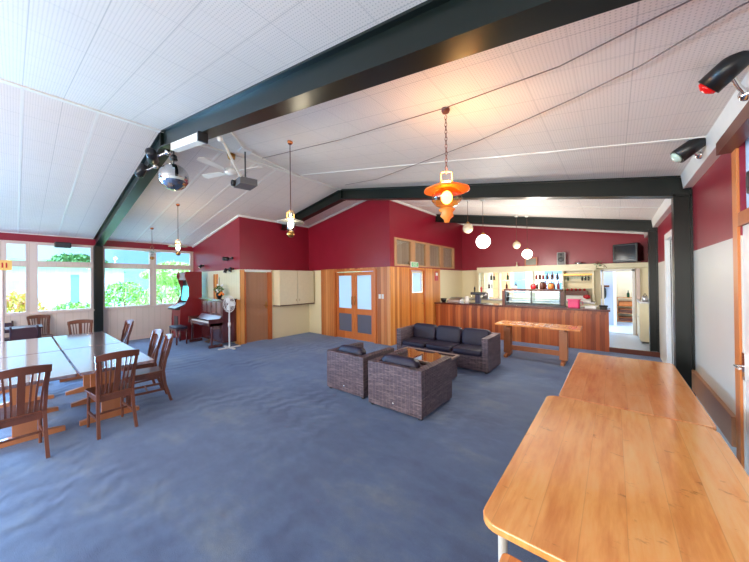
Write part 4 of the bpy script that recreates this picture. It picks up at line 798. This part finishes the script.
# ================================================================ CEILING THINGS
amber = G('amber_glass'); amber.out(srgb(255, 150, 40), .15, 0, **{'Emission Color': srgb(255, 140, 30), 'Emission Strength': 1.3}); amber = amber.m
def pendant(label, x, y, zc, kind, rod=True, pw=8, col=(1, .75, .45)):
    t = thing('oil_lamp_pendant', label, 'pendant lamp', (x, y, zc), 0, 'old-style oil lamp pendants'); zl = 2.5
    A = kind == 'amber'; met = mt['copper'] if A else mt['brass']
    M().lathe([(.01, zc-.045), (.03, zc-.035), (.04, zc-.015), (.036, zc+.01)], (x, y, 0), 14).build('ceiling_rose', mt['dkwood'] if A else mt['copper'], t)
    if A:
        m = M(); z = zc-.06; i = 0
        while z > 2.72:
            R_ = .011; P = [(x+(R_*math.cos(a) if i % 2 == 0 else 0), y+(R_*math.cos(a) if i % 2 else 0), z-.017+.021*math.sin(a)) for a in [2*math.pi*q/8 for q in range(8)]]
            m.tube(P, .0028, 5, True); z -= .033; i += 1
        m.build('chain', mt['dkwood'], t)
    else: M().tube([(x, y, zc-.05), (x, y, 2.72)], .006, 6).build('rod', mt['dkwood'], t)
    m = M()
    for s in (-1, 1): m.tube([(x, y, 2.71 if A else 2.72), (x+s*.042, y+s*.03, 2.70 if A else 2.69), (x+s*.042, y+s*.03, 2.58)], .004, 6)
    m.tube([(x+.07*math.cos(a), y+.07*math.sin(a), 2.60) for a in [2*math.pi*q/16 for q in range(16)]], .004, 5, True)
    m.build('hanger', met, t)
    M().lathe([(.05, 2.60), (.10, 2.585), (.20, 2.545), (.205, 2.53), (.19, 2.535), (.09, 2.57), (.045, 2.585)] if A else [(.045, 2.60), (.09, 2.59), (.19, 2.555), (.192, 2.55), (.09, 2.58), (.045, 2.59)], (x, y, 0), 28).build('lamp_shade', frosted('orange_glass_shade', srgb(252, 172, 92), .55) if A else plain('pale_glass_shade', srgb(214, 206, 190), .2), t)
    ch = M().lathe([(.05, 2.56), (.09, 2.54), (.135, 2.50), (.138, 2.45), (.10, 2.40), (.05, 2.375)] if A else [(.03, 2.68), (.035, 2.6), (.055, 2.54), (.06, 2.5), (.045, 2.44), (.03, 2.42)], (x, y, 0), 20)
    ch.build('glass_chimney', glass('amber_chimney_glass', (1, .66, .28, 1), .2) if A else mt['cabglass'], t)
    M().lathe([(.03, 2.375), (.075, 2.36), (.05, 2.33), (.06, 2.30), (.03, 2.27), (.02, 2.24)] if A else [(.025, 2.42), (.045, 2.41), (.055, 2.38), (.03, 2.34)], (x, y, 0), 18).build('oil_font', frosted('orange_glass_font', srgb(255, 190, 100), .5) if A else met, t)
    M().ball((x, y, 2.47 if A else 2.52), (.05, .05, .06) if A else (.04, .04, .06), 14, 10).build('bulb', emit('warm_bulb' if A else 'white_bulb', (1, .55, .16, 1) if A else (1, .9, .7, 1), 9 if A else 7) if pw > 2 else mt['cabglass'], t)
    if pw > 2: light('pendant_light', 'POINT', (x, y, 2.66 if A else 2.64), pw, col, radius=.05)
PD = ((-1.18, 2.51, 'amber', 'amber glowing oil lamp pendant on a chain with copper shade, nearest the camera', 12, (1, .58, .2)), (-3.54, 2.48, 'clear', 'brass oil lamp pendant on a thin rod hanging in front of the red gable', 5, (1, .85, .62)),
      (-7.89, 2.43, 'clear', 'oil lamp pendant hanging before the piano corner', 6, (1, .7, .35)), (-9.77, 2.39, 'clear', 'oil lamp pendant nearest the windows, beyond the others', 1, (1, .8, .6)))
for x, y, kd, lab, pw, cl in PD: pendant(lab, x, y, roof(x)-.005, kd, pw=pw, col=cl)
def globe(label, x, y, z, r, mat, pw=0, hang=None):
    t = thing('globe_pendant', label, 'pendant lamp', (x, y, z), 0, 'round globe pendants over the servery')
    M().ball((x, y, z), r, 24, 16).build('globe', mat, t); M().lathe([(r*.3, z+r*.95), (r*.3, z+r*1.15), (r*.12, z+r*1.3)], (x, y, 0), 12).build('fitting', mt['brass'], t)
    M().tube([(x, y, z+r*1.2), (x, y, roof(x)-.01)], .005, 6).build('cord', mt['dkwood'], t); M().lathe([(.02, -.04), (.05, -.02), (.05, .0)], (x, y, roof(x)-.01), 12).build('ceiling_rose', mt['white'], t)
lit = emit('lit_white_globe', (1, .97, .9, 1), 3.2); unl = plain('pearl_globe', srgb(222, 204, 170), .12, **{'Coat Weight': 1.0})
globe('unlit pearly globe lamp left of the larger lit globe', -2.55, 6.5, 2.87, .115, unl); globe('larger lit white globe lamp hanging in the middle of the room', -2.21, 6.5, 2.54, .15, lit)
globe('small unlit pearly globe lamp hanging furthest back', -2.03, 8.6, 2.63, .10, unl); globe('smaller lit white globe lamp low over the servery', -1.77, 8.6, 2.37, .125, lit)
light('globe_light', 'POINT', (-2.21, 6.5, 2.2), 40, (1, .95, .85), radius=.18); light('globe_light', 'POINT', (-1.8, 8.45, 2.1), 36, (1, .95, .85), radius=.17)
t = thing('mirror_ball', 'mirror ball hanging from the dark beam near the ceiling ridge', 'mirror ball', (-4.96, 1.47, 3.25))
M().ball((-4.96, 1.48, 3.25), .19, 28, 18, smooth=False).build('ball', mt['mirror'], t); M().tube([(-4.96, 1.48, 3.44), (-4.96, 1.48, 3.70)], .008).lathe([(.05, 3.5), (.04, 3.56), (.02, 3.58)], (-4.96, 1.48, 0), 12).build('hanger', mt['black'], t)
t = thing('projector', 'grey projector hanging from the ceiling on a thin pole', 'projector', (-4.7, 2.42, 3.33), -.15)
M().box(-.17, .17, -.14, .14, -.05, .06).build('body', plain('grey_plastic', srgb(96, 96, 100), .4), t, bevel=.012, world=False)
M().lathe([(.05, 0), (.05, .05), (.035, .05), (.03, .03)], n=16, mt=Matrix.Translation((-.08, -.14, 0)) @ Matrix.Rotation(H90, 4, 'X')).build('lens', mt['black'], t, world=False)
M().tube([(0, 0, .06), (0, 0, .55)], .012).build('pole', mt['dgrey'], t, world=False); M().box(-.09, .09, -.09, .09, .53, .56).build('ceiling_plate', mt['fanw'], t, world=False)
m = M()
for q in (0, 1): m.tube([(-.17, -.12+.1*q, -.03), (-.24, -.14+.1*q, -.02), (-.24, -.1+.1*q, .05), (-.17, -.08+.1*q, .06)], .005, 6)
m.build('cable', mt['white'], t, world=False)
t = thing('ceiling_fan', 'white ceiling fan at the ridge behind the projector', 'fan', (-5.25, 2.45, 4.0))
M().lathe([(.07, 3.98), (.06, 3.9), (.02, 3.88)], (-5.25, 2.45, 0), 16).build('ceiling_rose', mt['brass'], t); M().tube([(-5.25, 2.45, 3.9), (-5.25, 2.45, 3.72)], .012).build('down_rod', mt['white'], t)
M().lathe([(.04, 3.74), (.1, 3.72), (.11, 3.65), (.06, 3.61)], (-5.25, 2.45, 0), 18).build('motor', mt['white'], t)
for i in range(4):
    rm = Matrix.Translation((-5.25, 2.45, 3.66)) @ Matrix.Rotation(i*H90+.35, 4, 'Z') @ Matrix.Rotation(.18, 4, 'X')
    M().box(.09, .2, -.02, .02, -.006, 0, rm).prism([(.18, -.05), (.62, -.07), (.66, 0), (.62, .07), (.18, .05)], 0, .008, rm).build('blade', mt['white'], t)
t = thing('beam_casing', 'short white box casing fixed along the dark beam right of the ridge', 'casing', (-4.2, 1.36, 3.45))
m = M(); vs = []
za, zb = roof(-4.72)-.37, roof(-3.78)-.36
m.add([(-4.72, 1.37, za), (-3.78, 1.37, zb), (-3.78, 1.47, zb), (-4.72, 1.47, za), (-4.72, 1.37, za+.1), (-3.78, 1.37, zb+.1), (-3.78, 1.47, zb+.1), (-4.72, 1.47, za+.1)], [(0, 3, 2, 1), (4, 5, 6, 7), (0, 1, 5, 4), (1, 2, 6, 5), (2, 3, 7, 6), (3, 0, 4, 7)]).build('box', mt['white'], t, bevel=.008)
M().add([(-3.78, 1.365, zb-.005), (-3.75, 1.365, zb-.005), (-3.75, 1.475, zb-.005), (-3.78, 1.475, zb-.005), (-3.78, 1.365, zb+.105), (-3.75, 1.365, zb+.105), (-3.75, 1.475, zb+.105), (-3.78, 1.475, zb+.105)], [(0, 3, 2, 1), (4, 5, 6, 7), (0, 1, 5, 4), (1, 2, 6, 5), (2, 3, 7, 6), (3, 0, 4, 7)]).build('end_cap', mt['dgrey'], t)
t = thing('conduit', 'white conduit bracket slanting from the beam to the projector', 'conduit', (-3.7, 1.6, 3.5))
M().tube([(-3.72, 1.6, 3.47), (-3.85, 1.7, 3.49), (-4.6, 2.3, 3.38)], .018, 8).build('pipe', mt['white'], t); M().ball((-3.72, 1.6, 3.47), .035, 10, 8).build('elbow', mt['white'], t)
sc = 0
for p, q in (((-3.75, 1.62, roof(-3.75)-.02), (-4.7, 2.42, roof(-4.7)-.02)), ((-4.7, 2.42, roof(-4.7)-.02), (-5.25, 3.9, roof(-5.25)-.02))):
    t = M().tube([p, q], .012, 6).build('conduit', mt['white']); tag(t, ('thin white cable conduit on the ceiling from the beam to the projector pole', 'thin white cable conduit on the ceiling beyond the projector pole')[sc], 'conduit'); sc += 1
mt['stage'] = plain('dark_stage_lamp', srgb(48, 50, 54), .3, .5)
spot('dark stage spotlight clamped to the beam beside the mirror ball', (-5.15, 1.46, 3.66), (-5.3, 1.30, 3.60), (-.9, .35, -.25), .075, .24, 'stage_spotlight', mt['dgrey'], mt['stage'])
spot('second dark stage spotlight lower down the window-side beam', (-5.75, 1.46, 3.6), (-5.85, 1.3, 3.52), (-.2, -.3, -.8), .065, .2, 'stage_spotlight', mt['dgrey'], mt['stage'])
redl = plain('red_lens', srgb(206, 24, 24), .1, **{'Emission Color': srgb(200, 10, 10), 'Emission Strength': .15}); grl = plain('greenish_lens', srgb(196, 222, 206), .1)
spot('large black spotlight with a red lens high on the right wall', (.66, 2.9, 2.86), (.535, 2.66, 2.94), (-.62, .3, -.5), .066, .2, 'wall_spotlight', redl, mt['black'])
spot('black spotlight with a pale green lens high on the right wall, further from the camera', (.655, 4.12, 2.88), (.56, 3.95, 2.91), (-.65, -.1, -.5), .07, .22, 'wall_spotlight', grl, mt['black'])
def cable(pts, label):
    P = []
    for (x0, y0), (x1, y1) in zip(pts, pts[1:]):
        for i in range(4): f = i/4; x = x0+(x1-x0)*f; P.append((x, y0+(y1-y0)*f, roof(x)-.02))
    P.append((pts[-1][0], pts[-1][1], roof(pts[-1][0])-.02)); tag(M().tube(P, .0045, 6).build('ceiling_cable', plain('grey_cable', srgb(120, 104, 98), .6)), label, 'cable')
cable([(.62, 1.85), (.24, 2.02), (-.26, 2.26), (-1.17, 2.46), (-2.73, 2.67), (-4.83, 2.8)], 'dark cable running along the ceiling past the amber pendant')
cable([(.62, 2.05), (.47, 2.14), (.14, 2.47), (-.25, 2.74), (-1.13, 3.27), (-3.55, 4.47), (-4.71, 4.76)], 'dark cable crossing the ceiling from the right wall towards the red gable')
t = thing('wall_bracket_box', 'small black box mounted in the fanlight frame at the right edge', 'box', (.74, 3.3, 2.4)); M().box(.735, .78, 3.18, 3.285, 2.3, 2.46).build('body', mt['black'], t, bevel=.01); M().box(.73, .735, 3.2, 3.265, 2.34, 2.42).build('front', mt['dgrey'], t)
